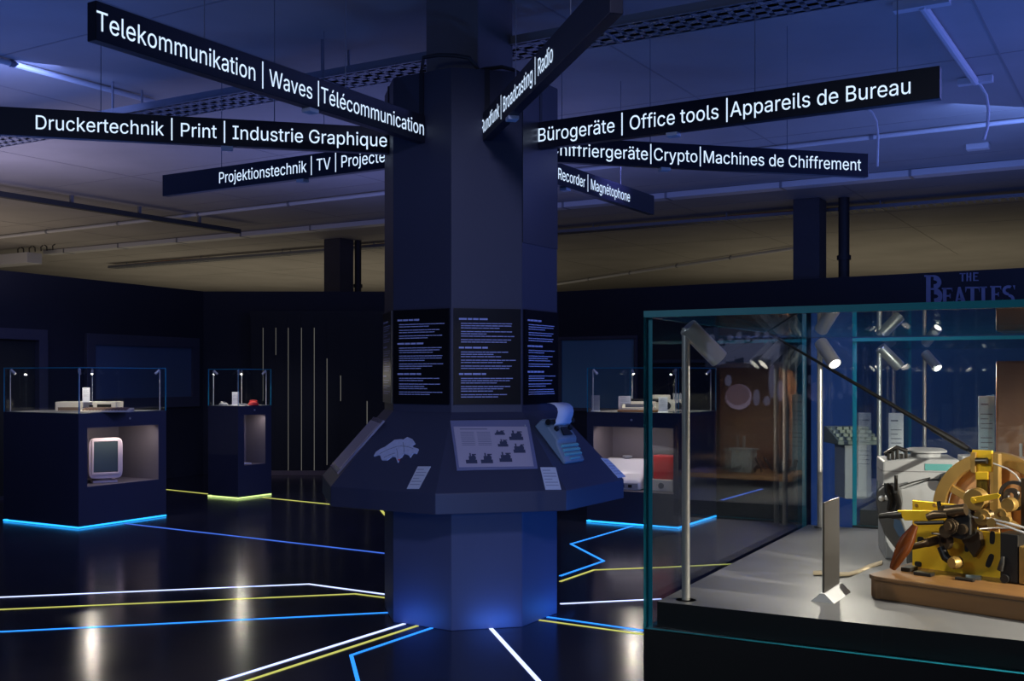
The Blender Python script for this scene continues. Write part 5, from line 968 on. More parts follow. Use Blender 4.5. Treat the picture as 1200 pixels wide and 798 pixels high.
MB().ring(c, (0, 1, 0), .0205, .0160, .006, 40).ring(c + Vector((-.004, 0, 0)), (0, 1, 0), .010, .004, .007, 24).build('guard_ring', STEELD, mach)
# dark drum and gears in the middle
mpoly([(1109, 600), (1131, 597), (1137, 606), (1137, 627), (1128, 633), (1109, 628)], .072, .026, IRON, 'gear_box', .0015)
MB().tube([mp(1107, 600, .068), mp(1109, 600, .068), mp(1111, 599.6, .068), mp(1125, 597.5, .068), mp(1132, 597, .068)], [.006, .0085, .0085, .0078, .0078], 20).build('barrel', BRONZE, mach)
c = mp(1117, 616, .068)
dr = MB().lathe([(0, -.012), (.006, -.012), (.006, -.008), (.0095, -.008), (.0095, -.002), (.007, -.002), (.007, .004), (0, .004)], c, (.30, .95, 0), 28)
for i in range(20):                                    # gear teeth round the drum
    a_ = 2 * math.pi * i / 20; u_, v_, w_x = frame((.30, .95, 0)); dr.box(c - w_x * .005 + (u_ * math.cos(a_) + v_ * math.sin(a_)) * .0098, (.0022, .0022, .0022))
dr.build('drum', BRONZE, mach)
MB().lathe([(0, -.004), (.011, -.004), (.011, .012), (0, .012)], mp(1152, 606, .085), (0, 1, 0), 24).lathe([(0, -.007), (.004, -.007), (.004, 0), (0, 0)], mp(1152, 606, .083), (0, 1, 0), 14).build('wheel_gear', BRASSD, mach)
for sx_, sy_ in ((1074, 592), (1112, 657), (1176, 640), (1176, 674), (1095, 592), (1144, 632)):
    MB().lathe([(0, -.0022), (.0022, -.0022), (.0028, -.001), (.0028, 0), (0, 0)], mp(sx_, sy_, VP), (0, 1, 0), 14).build('screw', BRASSD, mach)
MB().lathe([(0, -.006), (.009, -.006), (.009, .006), (0, .006)], mp(1110, 622, .07), (0, 1, 0), 20).lathe([(0, -.006), (.007, -.006), (.007, .006), (0, .006)], mp(1128, 620, .07), (0, 1, 0), 20).lathe([(0, -.004), (.006, -.004), (.006, .004), (0, .004)], mp(1107, 597, .08), (0, 1, 0), 20).build('gear', BRONZE, mach)
# long brass lever at the left with its dark tip
lv = [(1051, 598), (1085, 598), (1112, 600), (1118, 606), (1100, 608), (1078, 610), (1060, 610)]
mpoly(lv, .066, .007, BRASS, 'lever')
MB().tube([mp(1058, 603, .07), mp(1046, 604, .07), mp(1040, 604, .07), mp(1031, 605, .07)], [.0055, .0052, .0042, .0036], 14).build('lever_tip', IRON, mach)
MB().tube([mp(1087, 606, .062), mp(1096, 603, .062), mp(1110, 603, .062)], [.005, .006, .0045], 12).build('coupling', BRONZE, mach)
MB().tube([mp(1072, 613, .06), mp(1106, 612, .06)], .003, 10).tube([mp(1100, 588, .09), mp(1102, 600, .085)], .003, 8).build('pivot_pin', IRON, mach)
# turned wooden handle leaning in front
hb, ht_ = mp(1046, 671, .045), mp(1073, 615, .045)
hb.z = max(hb.z, BH + .005)
MB().lathe([(0, 0), (.0045, 0), (.006, .006), (.0085, .022), (.0108, .036), (.0095, .050), (.006, .064), (.004, (ht_ - hb).length), (0, (ht_ - hb).length)], hb, ht_ - hb, 24).build('handle', HANDLE, mach)
# key shaft, collars, lower arm
MB().tube([mp(1068, 641, .065), mp(1084, 637, .075), mp(1086, 636, .075), mp(1100, 632, .09), mp(1112, 630, .104)], [.0042, .005, .0065, .007, .007], 16).build('shaft', BRONZE, mach)
MB().ring(mp(1106, 633, .078), (.5, .86, 0), .013, .006, .006, 28).build('collar', BRONZE, mach)
MB().tube([mp(1103, 641, .08), mp(1108, 653, .078), mp(1118, 660, .078)], [.006, .006, .0055], 12).build('arm', IRON, mach)
MB().lathe([(0, -.010), (.007, -.010), (.0085, -.006), (.0085, .004), (0, .004)], mp(1121, 659, .075), (.3, .95, 0), 22).build('thumb_screw', BRASSD, mach)
MB().tube([mp(1092, 625, .07), mp(1104, 626, .07)], .0015, 8).tube([mp(1135, 611, .085), mp(1140, 617, .085)], .003, 8).build('small_pin', STEELD, mach)
# silver rods to the right
rods = MB()
for p, q, rr in (((1156, 607), (1202, 619), .0018), ((1160, 611), (1202, 625), .0018), ((1147, 620), (1190, 619), .0012), ((1116, 605), (1148, 607), .0013)):
    rods.tube([mp(*p, .082), mp((p[0] + q[0]) / 2, (p[1] + q[1]) / 2 - 1, .08), mp(*q, .082)], rr, 8)
rods.build('rod', STEEL, mach)
MB().tube([mp(1164, 543, .14), mp(1180, 549, .14), mp(1190, 556, .14), mp(1197, 566, .14)], .0012, 8).build('spring_wire', STEEL, mach)
MB().ring(mp(1172, 603, .085), (0, 1, 0), .008, .004, .008, 20).lathe([(0, -.004), (.006, -.004), (.006, .006), (0, .006)], mp(1163, 612, .083), (0, 1, 0), 18).lathe([(0, -.004), (.005, -.004), (.005, .006), (0, .006)], mp(1180, 609, .083), (0, 1, 0), 18).build('roller', BRASSD, mach)
# black upright block at the right with lever, and the brass block beyond it
mpoly([(1172, 624), (1193, 627), (1193, 684), (1172, 681)], VP - .03, .03, IRON, 'black_block', .001)
mpoly([(1194, 640), (1216, 643), (1216, 687), (1194, 684)], VP - .03, .04, BRASSD, 'brass_block', .001)
MB().tube([mp(1172, 668, .072), mp(1174, 660, .07), mp(1175.5, 652, .072)], [.004, .0035, .002], 10).lathe([(0, -.004), (.0055, -.004), (.0055, .003), (0, .003)], mp(1178, 678, .074), (0, 1, 0), 18).build('wing_lever', IRON, mach)
mpoly([(1196, 560), (1235, 566), (1235, 640), (1196, 636)], VP + .01, .02, BRONZE, 'gear_case', .001)
mpoly([(1240, 560), (1290, 568), (1290, 700), (1240, 690)], VP, .006, BRASS, 'rear_plate')
# small parts lying on the base board
MB().box(mp(1141, 667, .07).to_2d().to_3d() + Vector((0, 0, BH + .003)), (.020, .008, .006), Matrix.Rotation(.3, 3, 'Z')).build('blue_contact', mat('contact', (.25, .32, .35), .3, .6), mach, smooth=0, bevel=.001)
MB().bx(.045, .07, .045, .058, BH, BH + .005).bx(.10, .125, .05, .058, BH, BH + .004).bx(.02, .034, .06, .085, BH, BH + .006).build('terminal', IRON, mach, smooth=0, bevel=.001)
# long thin rod
r0 = at(1136, 527, 1.70); r1 = at(898, 389, 1.955)
MB().tube([r0, r0.lerp(r1, .03), r0.lerp(r1, .16), r0.lerp(r1, .17), r0.lerp(r1, .5), r1], [.0042, .006, .0052, .0042, .003, .0018], 10).build('pointer_rod', IRON, mach, True)
MB().tube([r0, wc_w := xf(mach) @ (wc + Vector((-.02, .03, .07)))], .004, 8).build('rod_bracket', IRON, mach, True)

# ------------------------------------------------------------------ grey machine behind it
gp = gnd(1037, 655, 1.194)
gm = thing('teleprinter', 'grey enamelled teleprinter with a teal plate standing behind the brass machine', 'machine', gp, R(-14))
gk = gp.y / F                                      # metres per pixel there
GW, GD = .155, .13
lo_h = (655 - 563) * gk; hi_h = (655 - 533) * gk
MB().prism([(0, 0, 0), (GW, 0, 0), (GW, 0, lo_h + .002), (.07, 0, lo_h + .002), (.03, 0, lo_h - .012), (0, 0, lo_h - .012)], (0, GD, 0)).build('base', GREYM, gm, smooth=0, bevel=.003)
hx = .115
MB().prism([(-.004, -.006, lo_h - .012), (.028, -.006, lo_h - .012), (.068, -.006, lo_h + .004), (hx, -.006, lo_h + .004), (hx, -.006, hi_h - .005), (.035, -.006, hi_h - .005), (-.004, -.006, hi_h - .010)], (0, GD * .9, 0)).build('housing', GREYM, gm, smooth=0, bevel=.003)
MB().bx(-.0046, hx + .0006, -.0066, GD * .9 - .005, hi_h - .027, hi_h - .0258).build('seam', GREYD, gm, smooth=0)
MB().bx(.062, .104, -.0072, -.0055, hi_h - .024, hi_h - .013).build('name_plate', TEAL, gm, smooth=0)
MB().lathe([(0, -.006), (.024, -.006), (.024, .001), (.034, .003), (.034, .006), (.028, .009), (0, .010)], (.070, .05, hi_h), (0, 0, 1), 32).build('lid_disc', GREYM, gm)
k = MB()
for i in range(5): k.bx(.004 + i * .007, .008 + i * .007, .0, .018 + .004 * (i % 2), hi_h - .008, hi_h + .002 + .004 * ((i * 7) % 3))
k.tube([(.0, .01, hi_h), (.02, .012, hi_h + .012), (.036, .012, hi_h + .006)], .004, 8)
k.build('switch_block', IRON, gm, bevel=.0006)
MB().lathe([(0, 0), (.012, 0), (.013, .004), (.011, .016), (0, .018)], (.096, -.006, hi_h - .039), (0, -1, 0), 24).build('knob', IRON, gm)
MB().bx(.118, .150, .01, .08, lo_h, lo_h + .030).bx(.122, .146, .015, .06, lo_h + .03, lo_h + .042).build('side_unit', GREYM, gm, smooth=0, bevel=.002)
MB().bx(.118, .123, .006, .012, lo_h + .004, lo_h + .03).bx(.132, .137, .006, .012, lo_h + .004, lo_h + .026).build('vent', IRON, gm, smooth=0)
# curved grey casting in front of the teleprinter
gc = thing('cast_guard', 'grey curved metal casting with clamps to the left of the wooden handle', 'machine part', gnd(1058, 662, 1.194), R(-25))
Mg = xf(gc); gI = Mg.inverted(); gn = Mg.to_3x3() @ Vector((0, 1, 0))


def gpx(px, py, v): return gI @ hit(px, py, Mg @ Vector((0, v, 0)), gn)


outer = [(1026, 580), (1028, 572), (1036, 567), (1046, 567), (1054, 572)]
pts = [(1027, 574), (1034, 568), (1048, 566), (1055, 574), (1057, 590), (1055, 606), (1060, 622), (1068, 634), (1076, 642), (1076, 662), (1062, 662), (1062, 650), (1048, 642), (1036, 626), (1029, 608), (1026, 590)]
MB().prism([gpx(x, y, 0) for x, y in pts], (0, .022, 0)).build('casting', mat('cast_grey', (.11, .11, .11), .35, .5, noise=.15, nscale=30), gc, smooth=0, bevel=.004, seg=3)
MB().prism([gpx(x, y, -.001) for x, y in [(1048, 608), (1055, 610), (1060, 622), (1062, 634), (1053, 628), (1047, 617)]], (0, .0012, 0)).build('blue_inlay', BLUEP, gc, smooth=0)
MB().lathe([(0, -.006), (.004, -.005), (.005, 0), (0, 0)], gpx(1033, 584, 0), (0, 1, 0), 14).lathe([(0, -.006), (.004, -.005), (.005, 0), (0, 0)], gpx(1040, 583, 0), (0, 1, 0), 14).build('rivet', STEEL, gc)
MB().tube([gpx(1039, 566, -.008), gpx(1040, 576, -.009), gpx(1044, 586, -.008), gpx(1041, 598, -.006)], [.004, .005, .004, .003], 10).tube([gpx(1050, 557, -.006), gpx(1050, 575, -.006)], .0028, 8).tube([gpx(1049, 578, -.01), gpx(1053, 592, -.008), gpx(1049, 604, -.006)], .0035, 8).build('clamp', IRON, gc)
MB().tube([gpx(1054, 570, -.003), gpx(1070, 565, .01), gpx(1090, 560, .02)], .0012, 6).build('wire', IRON, gc)
# ------------------------------------------------------------------ inside the rear glass case
cb_m = xf(case_back)


def cbp(x, y, z=1.194): return cb_m @ Vector((x, y, z))


t = thing('wooden_cabinet', 'plain brown veneered wooden cabinet at the right edge of the picture', 'cabinet', cbp(.25, .615), YF)
MB().bx(0, .19, 0, .17, .012, .345).build('body', WOODC, t, smooth=0, bevel=.006)
for x in (.03, .16):
    for y in (.03, .14): MB().tube([(x, y, 0), (x, y, .014)], .012, 12).build('foot', IRON, t)
# keyboard machine at the left of the rear case
kp = at(994, 521, 2.66); t = thing('keyboard_machine', 'pale green keyboard machine on a white block left in the rear glass case', 'keyboard', (kp.x, kp.y, 1.194), YF + R(30))
h0 = kp.z - 1.194
MB().bx(-.005, .05, .01, .09, 0, h0).build('stand', LABELW, t, smooth=0, bevel=.002)
MB().prism([(-.03, -.015, h0), (-.03, -.015, h0 + .010), (-.03, .08, h0 + .042), (-.03, .10, h0 + .042), (-.03, .10, h0)], (.105, 0, 0)).build('body', mat('pale_green', (.30, .34, .28), .5), t, smooth=0, bevel=.002)
for i in range(4):
    k = MB(); y = -.010 + i * .022; z = h0 + .016 + i * .0075
    for q in range(6): k.bx(-.026 + q * .0168, -.026 + q * .0168 + .0135, y, y + .015, z - .006, z + .003)
    k.build('key_row', mat('pale_key', (.50, .54, .40), .45), t, smooth=0, bevel=.001)
# machine on a board hidden behind the wheel: seen mirrored in the left pane
t = thing('board_apparatus', 'dark metal apparatus on a wooden board in the rear glass case, behind the brass wheel', 'machine', cbp(.16, .37), YF)
MB().bx(0, .32, 0, .22, .02, .034).build('board', WOODB, t, smooth=0, bevel=.004)
for x in (.03, .29):
    for y in (.03, .19): MB().bx(x - .01, x + .01, y - .01, y + .01, 0, .02).build('foot', GREYM, t, smooth=0)
MB().bx(.13, .19, .07, .12, .034, .095).bx(.125, .195, .065, .125, .095, .100).tube([(.16, .095, .1), (.16, .095, .135)], .004, 8).build('motor_block', GREYM, t, smooth=0, bevel=.003)
k = MB(); rnd = random.Random(5)
for i in range(16):
    x, y = rnd.uniform(.03, .29), rnd.uniform(.03, .19)
    k.tube([(x, y, .036), (x + rnd.uniform(-.03, .03), y + rnd.uniform(-.03, .03), .036 + rnd.uniform(.01, .04))], rnd.uniform(.003, .008), 10)
k.build('mechanism', STEELD, t)
p = at(1156, 530, 2.95)
t = label_stand(Vector((p.x, p.y, 1.194)), R(-10), .042, .25, mat('pale_blue_label', (.40, .55, .66), .6), 'pale blue upright label beside the wooden cabinet in the rear glass case')

# blue panel added behind the rear case, standing in for a pane reflection
q0, q1 = at(950, 440, 4.6), at(1215, 440, 3.9)
d = (q1 - q0); d.z = 0; n = Vector((-d.y, d.x, 0)).normalized()
t = thing('reflection_panel', 'deep blue panel behind the glass cases at right, added in place of a blue reflection', 'partition', (q0.x, q0.y, 0))
MB().prism([Vector((q0.x, q0.y, .06)), Vector((q1.x, q1.y, .06)), Vector((q1.x, q1.y, .06)) + n * .05, Vector((q0.x, q0.y, .06)) + n * .05], (0, 0, 1.60)).build('panel', BLUEP, t, True, smooth=0, bevel=.004)
for f in (.12, .88):
    c = q0.lerp(q1, f); MB().box((c.x + n.x * .025, c.y + n.y * .025, .03), (.06, .4, .06), Matrix.Rotation(math.atan2(d.y, d.x), 3, 'Z')).build('foot', STEELD, t, True, smooth=0)
pq = q0.lerp(q1, .5); light('reflection_panel_light', 'AREA', (pq.x - .6, pq.y - .55, 2.55), 3.5, (.45, .60, 1.0), (pq.x, pq.y, 1.2), .6)  # added lamp that brightens the stand-in panel

# ------------------------------------------------------------------ exhibits of the left case
cm = xf(case_left); DZ = 1.131


def in_case(case, x, y, z=DZ): return xf(case) @ Vector((x, y, z))


def at_depth(px, yw, z): return Vector(((px - 600) * yw / F, yw, z))


t = thing('desktop_computer', 'low cream desktop computer with drive slots in the left display case', 'computer', at_depth(101, 11.0, DZ), R(4))
MB().bx(-.31, .30, 0, .26, 0, .10).build('body', CREAM, t, smooth=0, bevel=.008)
MB().bx(-.28, -.06, -.003, .01, .012, .045).build('lower_slot', mat('slot_brown', (.16, .11, .07), .6), t, smooth=0)
MB().bx(.11, .25, -.003, .01, .045, .075).bx(.03, .07, -.003, .01, .05, .065).build('drive_slot', IRON, t, smooth=0)
MB().bx(-.04, .28, -.002, .008, .040, .043).build('seam', PRINT, t, smooth=0)
t = thing('keyboard', 'cream keyboard with brown keys in front of the computer in the left case', 'keyboard', at_depth(125, 10.85, DZ), R(6))
MB().prism([(-.24, -.09, 0), (-.24, .08, 0), (-.24, .08, .04), (-.24, -.09, .016)], (.49, 0, 0)).build('body', CREAM, t, smooth=0, bevel=.003)
for i in range(4):
    k = MB(); y = -.07 + i * .034; z = .022 + i * .005
    for q in range(14): k.bx(-.22 + q * .031, -.22 + q * .031 + .026, y, y + .027, z - .004, z + .010)
    k.build('key_row', mat('brown_key', (.20, .12, .08), .5), t, smooth=0, bevel=.002)
label_stand(at_depth(101, 10.93, DZ).to_2d().to_3d() + Vector((0, 0, 1.228)), R(2), .075, .15, LABELW, 'white upright label on top of the cream computer in the left case', False)
t = thing('monitor', 'portrait cream computer monitor standing in the niche of the left display case', 'monitor', in_case(case_left, 1.01, .445, .404), R(28))
pts_f = []
W2, H2 = .165, .415
bd = MB()
secs = [(-.0, 1.0), (.05, 1.0), (.16, .9), (.30, .62)]
vs = []; nn_ = 20
for y, s in secs:
    for i in range(nn_):
        a = 2 * math.pi * (i + .5) / nn_; c_, s_ = math.cos(a), math.sin(a)
        vs.append((W2 * s * math.copysign(abs(c_) ** .28, c_), y, .045 + H2 / 2 + H2 / 2 * s * math.copysign(abs(s_) ** .28, s_)))
fs = [(i * nn_ + j, i * nn_ + (j + 1) % nn_, (i + 1) * nn_ + (j + 1) % nn_, (i + 1) * nn_ + j) for i in range(3) for j in range(nn_)] + [list(range(nn_))[::-1], list(range(3 * nn_, 4 * nn_))]
bd.add(vs, fs).build('body', PINKC, t, bevel=.006)
MB().bx(-.118, .118, -.004, .01, .11, .425).build('screen', SCREEN, t, smooth=0, bevel=.01, seg=3)
fr = MB()
for x0, x1, z0, z1 in ((-.135, -.118, .09, .445), (.118, .135, .09, .445), (-.118, .118, .425, .445), (-.118, .118, .09, .11)): fr.bx(x0, x1, -.012, .004, z0, z1)
fr.build('bezel', PINKC, t, smooth=0, bevel=.003)
MB().bx(-.12, .12, .03, .24, 0, .024).lathe([(0, 0), (.07, 0), (.09, .03), (0, .03)], (0, .13, .022), (0, 0, 1), 24).build('stand', PINKC, t, bevel=.003)
# ------------------------------------------------------------------ exhibits of the small case
ys = 13.35
label_stand(at_depth(276, ys, DZ), 0, .085, .165, LABELW, 'white upright label in the small case at the back left', True)
t = thing('telephone', 'small round red telephone in the small display case', 'telephone', at_depth(297, ys - .03, DZ))
MB().lathe([(0, 0), (.06, 0), (.065, .01), (.055, .035), (.02, .05), (0, .05)], (0, 0, 0), (0, 0, 1), 24).build('body', RED, t)
MB().tube([(-.045, 0, .046), (-.035, 0, .056), (0, 0, .06), (.035, 0, .056), (.045, 0, .046)], [.012, .010, .008, .010, .012], 12).build('handset', RED, t)
t = thing('grey_device', 'small grey rounded device left of the label in the small case', 'device', at_depth(262, ys, DZ))
MB().lathe([(0, 0), (.055, 0), (.055, .015), (.035, .035), (0, .04)], (0, 0, 0), (0, 0, 1), 24).build('body', GREYM, t)
MB().tube([(-.03, -.02, .035), (.03, -.02, .035)], .01, 10).build('handle', GREYD, t)
t = thing('flat_device', 'flat grey handset between the label and the red telephone in the small case', 'device', at_depth(285, ys - .02, DZ))
MB().bx(-.05, .05, -.03, .03, 0, .018).build('body', GREYM, t, smooth=0, bevel=.005)
MB().bx(-.03, .03, -.015, .015, .018, .024).build('keypad', GREYD, t, smooth=0, bevel=.002)
t = thing('booklet', 'pale open booklet lying in the niche of the small display case', 'booklet', in_case(case_small, .36, .22, .404), R(-32) + R(90))
MB().prism([(-.09, -.07, 0), (0, -.07, .006), (.09, -.07, 0), (.09, .07, .0), (0, .07, .006), (-.09, .07, 0)], (0, 0, .012)).build('pages', PAPER, t, smooth=0)
MB().bx(-.002, .002, -.07, .07, .012, .019).build('spine', PRINT, t, smooth=0)

# ------------------------------------------------------------------ exhibits of the right case
yr = 11.1
label_stand(at_depth(698, 11.05, DZ), 0, .085, .165, mat('grey_label', (.34, .35, .37), .6), 'grey upright label at the left end of the right display case', True)
label_stand(at_depth(732, 10.98, DZ), R(-4), .125, .16, LABELW, 'wide white upright label left of the typing machine in the right display case', True)
label_stand(at_depth(777, 10.75, DZ), R(-4), .09, .155, LABELW, 'white upright label in front of the tall machine in the right display case', True)
t = thing('typing_machine', 'low cream typing machine on a brown board in the right display case', 'machine', at_depth(749, 10.95, DZ), R(-6))
MB().bx(-.22, .22, -.10, .12, 0, .02).build('board', WOODB, t, smooth=0, bevel=.003)
MB().prism([(-.17, -.08, .02), (-.17, -.08, .045), (-.17, .02, .08), (-.17, .03, .105), (-.17, .1, .105), (-.17, .1, .02)], (.34, 0, 0)).build('body', CREAM, t, smooth=0, bevel=.004)
for i in range(3): MB().bx(-.14, .14, -.07 + i * .03, -.052 + i * .03, .048 + i * .009, .062 + i * .009).build('key_row', GREYD, t, smooth=0, bevel=.003)
MB().tube([(-.20, .07, .115), (.20, .07, .115)], .018, 14).build('platen', IRON, t)
t = thing('tall_apparatus', 'tall cream coding apparatus with spools in the right display case', 'machine', at_depth(783, 11.1, DZ), R(-4))
MB().bx(-.19, .17, -.10, .10, 0, .12).bx(-.17, .02, -.06, .08, .12, .17).build('body', CREAM, t, smooth=0, bevel=.006)
MB().bx(.05, .14, -.05, .05, .12, .185).build('head', GREYM, t, smooth=0, bevel=.004)
MB().tube([(.06, 0, .18), (.06, 0, .33)], .007, 8).lathe([(0, 0), (.016, 0), (.016, .006), (.008, .012), (.016, .02), (.016, .03), (.008, .036), (.016, .045), (0, .05)], (.06, 0, .25), (0, 0, 1), 14).build('spindle', STEELD, t)
MB().lathe([(0, 0), (.04, 0), (.04, .012), (0, .012)], (-.02, -.1, .06), (0, -1, 0), 22).lathe([(0, 0), (.035, 0), (.035, .012), (0, .012)], (.10, -.1, .06), (0, -1, 0), 22).build('spool', IRON, t)
# niche of the right case
t = thing('white_machine', 'shiny white rounded machine in the niche of the right display case', 'machine', in_case(case_right, .30, .20, .339), R(-31) + R(8))
MB().prism([(-.2, -.14, 0), (-.2, -.14, .10), (-.2, -.02, .16), (-.2, .10, .30), (-.2, .16, .31), (-.2, .16, 0)], (.44, 0, 0)).build('body', mat('glossy_white', (.66, .66, .68), .12), t, smooth=0, bevel=.03, seg=4)
MB().bx(-.17, .21, -.146, -.138, .02, .075).build('front_panel', GREYM, t, smooth=0, bevel=.003)
for i in range(4): MB().bx(-.13 + i * .08, -.09 + i * .08, -.152, -.146, .03, .06).build('push_button', IRON, t, smooth=0, bevel=.002)
MB().lathe([(0, 0), (.05, 0), (.05, .02), (0, .025)], (.02, .13, .312), (0, 0, 1), 24).build('lid', GREYM, t)
t = thing('red_box', 'red and cream boxed device at the right of the niche behind the glass edge', 'box', in_case(case_right, .72, .22, .339), R(-31))
MB().bx(-.09, .17, -.08, .1, 0, .12).build('body', CREAM, t, smooth=0, bevel=.008)
MB().bx(-.06, .17, -.05, .1, .12, .36).build('cover', RED, t, smooth=0, bevel=.008)
MB().lathe([(0, 0), (.03, 0), (.03, .01), (0, .012)], (.04, -.08, .06), (0, -1, 0), 20).build('dial', GREYD, t)

# ------------------------------------------------------------------ on the walls


def lw(px, py, off=0.0): return hit(px, py, PL0 + LN * off, LN)
def rw(px, py, off=0.0): return hit(px, py, PB1 + RN * off, RN)


def framed(corners, f, N, base, border, label, name, m_in, m_fr, depth=.05):
    pts = [f(*c) for c in corners]; c = sum(pts, Vector()) / 4
    t = thing(name, label, 'panel', (c.x, c.y, c.z), math.atan2(-N.x, N.y) + math.pi)
    ex = (pts[1] - pts[0]); ex.z = 0; ex.normalize(); W = ((pts[1] - pts[0]).xy.length + (pts[2] - pts[3]).xy.length) / 2
    z1 = (pts[0].z + pts[1].z) / 2; z0 = (pts[2].z + pts[3].z) / 2; H = z1 - z0
    t.rotation_euler = (0, 0, math.atan2(ex.y, ex.x))
    b = MB(); d = depth
    b.bx(-W / 2, W / 2, -d, 0, H / 2 - border, H / 2).bx(-W / 2, W / 2, -d, 0, -H / 2, -H / 2 + border)
    b.bx(-W / 2, -W / 2 + border, -d, 0, -H / 2 + border, H / 2 - border).bx(W / 2 - border, W / 2, -d, 0, -H / 2 + border, H / 2 - border)
    b.build('frame', m_fr, t, smooth=0, bevel=.004)
    MB().bx(-W / 2 + border, W / 2 - border, -d * .35, -.002, -H / 2 + border, H / 2 - border).build('inner_panel', m_in, t, smooth=0)
    return t


FRM = mat('frame_paint', (.06, .062, .085), .5)
framed([(99, 391), (231, 396), (231, 477), (99, 480)], lw, LN, PL0, .15, 'large framed blue-grey wall panel above the left display case', 'wall_panel', mat('panel_blue', (.09, .13, .20), .35), FRM)
framed([(-70, 381), (48, 387), (48, 590), (-70, 600)], lw, LN, PL0, .13, 'dark framed wall recess at the left edge of the picture', 'wall_recess', mat('recess_dark', (.018, .022, .020), .5), FRM, .12)
framed([(656, 394), (748, 394), (748, 482), (656, 482)], rw, RN, PB1, .05, 'teal-blue wall panel to the right of the central column', 'wall_panel', mat('panel_teal', (.12, .27, .36), .4), FRM)
framed([(760, 366), (842, 364), (842, 425), (760, 426)], rw, RN, PB1, .05, 'dark wall panel behind the left spotlight of the near glass case', 'wall_panel', mat('panel_dark', (.022, .018, .028), .4), FRM)

# cabinet with two old screens at the left edge
c0 = gnd(4, 610); t = thing('shelf_cabinet', 'dark shelf cabinet at the left edge behind the left display case', 'cabinet', (c0.x + .16, c0.y + .5, 0), YL)
b = MB(); W, H, D = .60, 1.30, .5
for x in (-W, -.02): b.bx(x, x + .03, 0, D, 0, 1.02)
for z in (.02, .38, .75): b.bx(-W, .01, 0, D, z, z + .03)
b.bx(-W, .01, D - .02, D, 0, 1.02); b.build('carcass', BLACKP, t, smooth=0)
m_ = xf(t)
t2 = thing('cream_terminal', 'cream computer terminal on the upper shelf of the dark cabinet at the left edge', 'computer', m_ @ Vector((-.18, .22, .78)), YL)
MB().bx(-.2, .14, -.16, .2, 0, .30).build('body', CREAM, t2, smooth=0, bevel=.02); MB().bx(-.17, .08, -.165, -.155, .05, .27).build('screen', SCREEN, t2, smooth=0, bevel=.004)
t2 = thing('dark_monitor', 'dark monitor on the middle shelf of the cabinet at the left edge', 'monitor', m_ @ Vector((-.18, .22, .41)), YL)
MB().bx(-.2, .14, -.14, .2, .02, .31).bx(-.1, .06, -.1, .1, 0, .02).build('body', GREYD, t2, smooth=0, bevel=.015); MB().bx(-.18, .12, -.146, -.136, .05, .29).build('screen', SCREEN, t2, smooth=0, bevel=.004)

# slatted dark screen with light gaps on the back wall
ybk = 16.20
x0, x1 = (294 - 600) * ybk / F, (462 - 600) * ybk / F; zt = EYE + (440 - 369) * ybk / F
t = thing('slatted_screen', 'tall black slatted screen with thin light gaps, left of the column on the back wall', 'screen', (x0, ybk, 0))
GAPS = [308, 323, 337.5, 353, 368, 383, 399, 430]
tops = [384, 384, 384, 384, 384, 420, 440, 470]; bots = [470, 416, 558, 558, 556, 545, 470, 500]
b = MB(); gx = [0.0] + [(g - 294) * ybk / F for g in GAPS] + [x1 - x0]
for i in range(len(gx) - 1): b.bx(gx[i] + (.008 if i else 0), gx[i + 1] - .008, 0, .04, .02, zt)
for i, g in enumerate(GAPS):                        # closed stretches of each gap
    x = gx[i + 1]; za, zb_ = EYE + (440 - tops[i]) * ybk / F, EYE + (440 - bots[i]) * ybk / F
    b.bx(x - .012, x + .012, .004, .036, za, zt)
    if zb_ > .06: b.bx(x - .012, x + .012, .004, .036, .02, zb_)
b.build('board', mat('slat_black', (.006, .006, .007), .6), t, smooth=0)
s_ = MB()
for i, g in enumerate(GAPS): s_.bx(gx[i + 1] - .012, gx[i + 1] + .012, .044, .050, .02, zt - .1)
s_.build('glow_strip', emis('gap_glow', (1.0, .97, .88), .13), t, smooth=0)  # strips glow in place of a lit room behind the gaps
MB().bx(.25, x1 - x0, -.03, 0, .0, .07).build('bottom_rail', mat('rail_wood', (.20, .14, .12), .5), t, smooth=0, bevel=.004)
MB().bx(-.02, x1 - x0, -.005, .045, zt, zt + .06).build('top_rail', mat('slat_black', (.006, .006, .007), .6), t, smooth=0)

# band lettering on the right wall
bl = thing('wall_lettering', 'pale raised letters of the band name high on the dark wall at right', 'lettering', rw(1085, 360, .002), math.atan2(rd.y, rd.x))
BI = xf(bl).inverted()


def bpt(px, py): return BI @ rw(px, py, .004)


x_px = lambda f: 1060 + f / 7.98
y_px = lambda f: 300 + f / 7.98


def letter(polys, name='letter'):
    b = MB()
    for pl in polys: b.prism([bpt(x_px(x), y_px(y)) for x, y in pl], (0, -.02, 0))
    return b.build(name, mat('letter_grey', (.24, .26, .40), .6), bl, smooth=0)


def rect(x0, y0, x1, y1): return [(x0, y0), (x1, y0), (x1, y1), (x0, y1)]


def arcp(cx, cy, rx, ry, tx, ty, a0, a1, n=10):
    o = [(cx + rx * math.cos(R(a0 + (a1 - a0) * i / n)), cy + ry * math.sin(R(a0 + (a1 - a0) * i / n))) for i in range(n + 1)]
    q = [(cx + (rx - tx) * math.cos(R(a0 + (a1 - a0) * i / n)), cy + (ry - ty) * math.sin(R(a0 + (a1 - a0) * i / n))) for i in range(n + 1)]
    return [[o[i], o[i + 1], q[i + 1], q[i]] for i in range(n)]


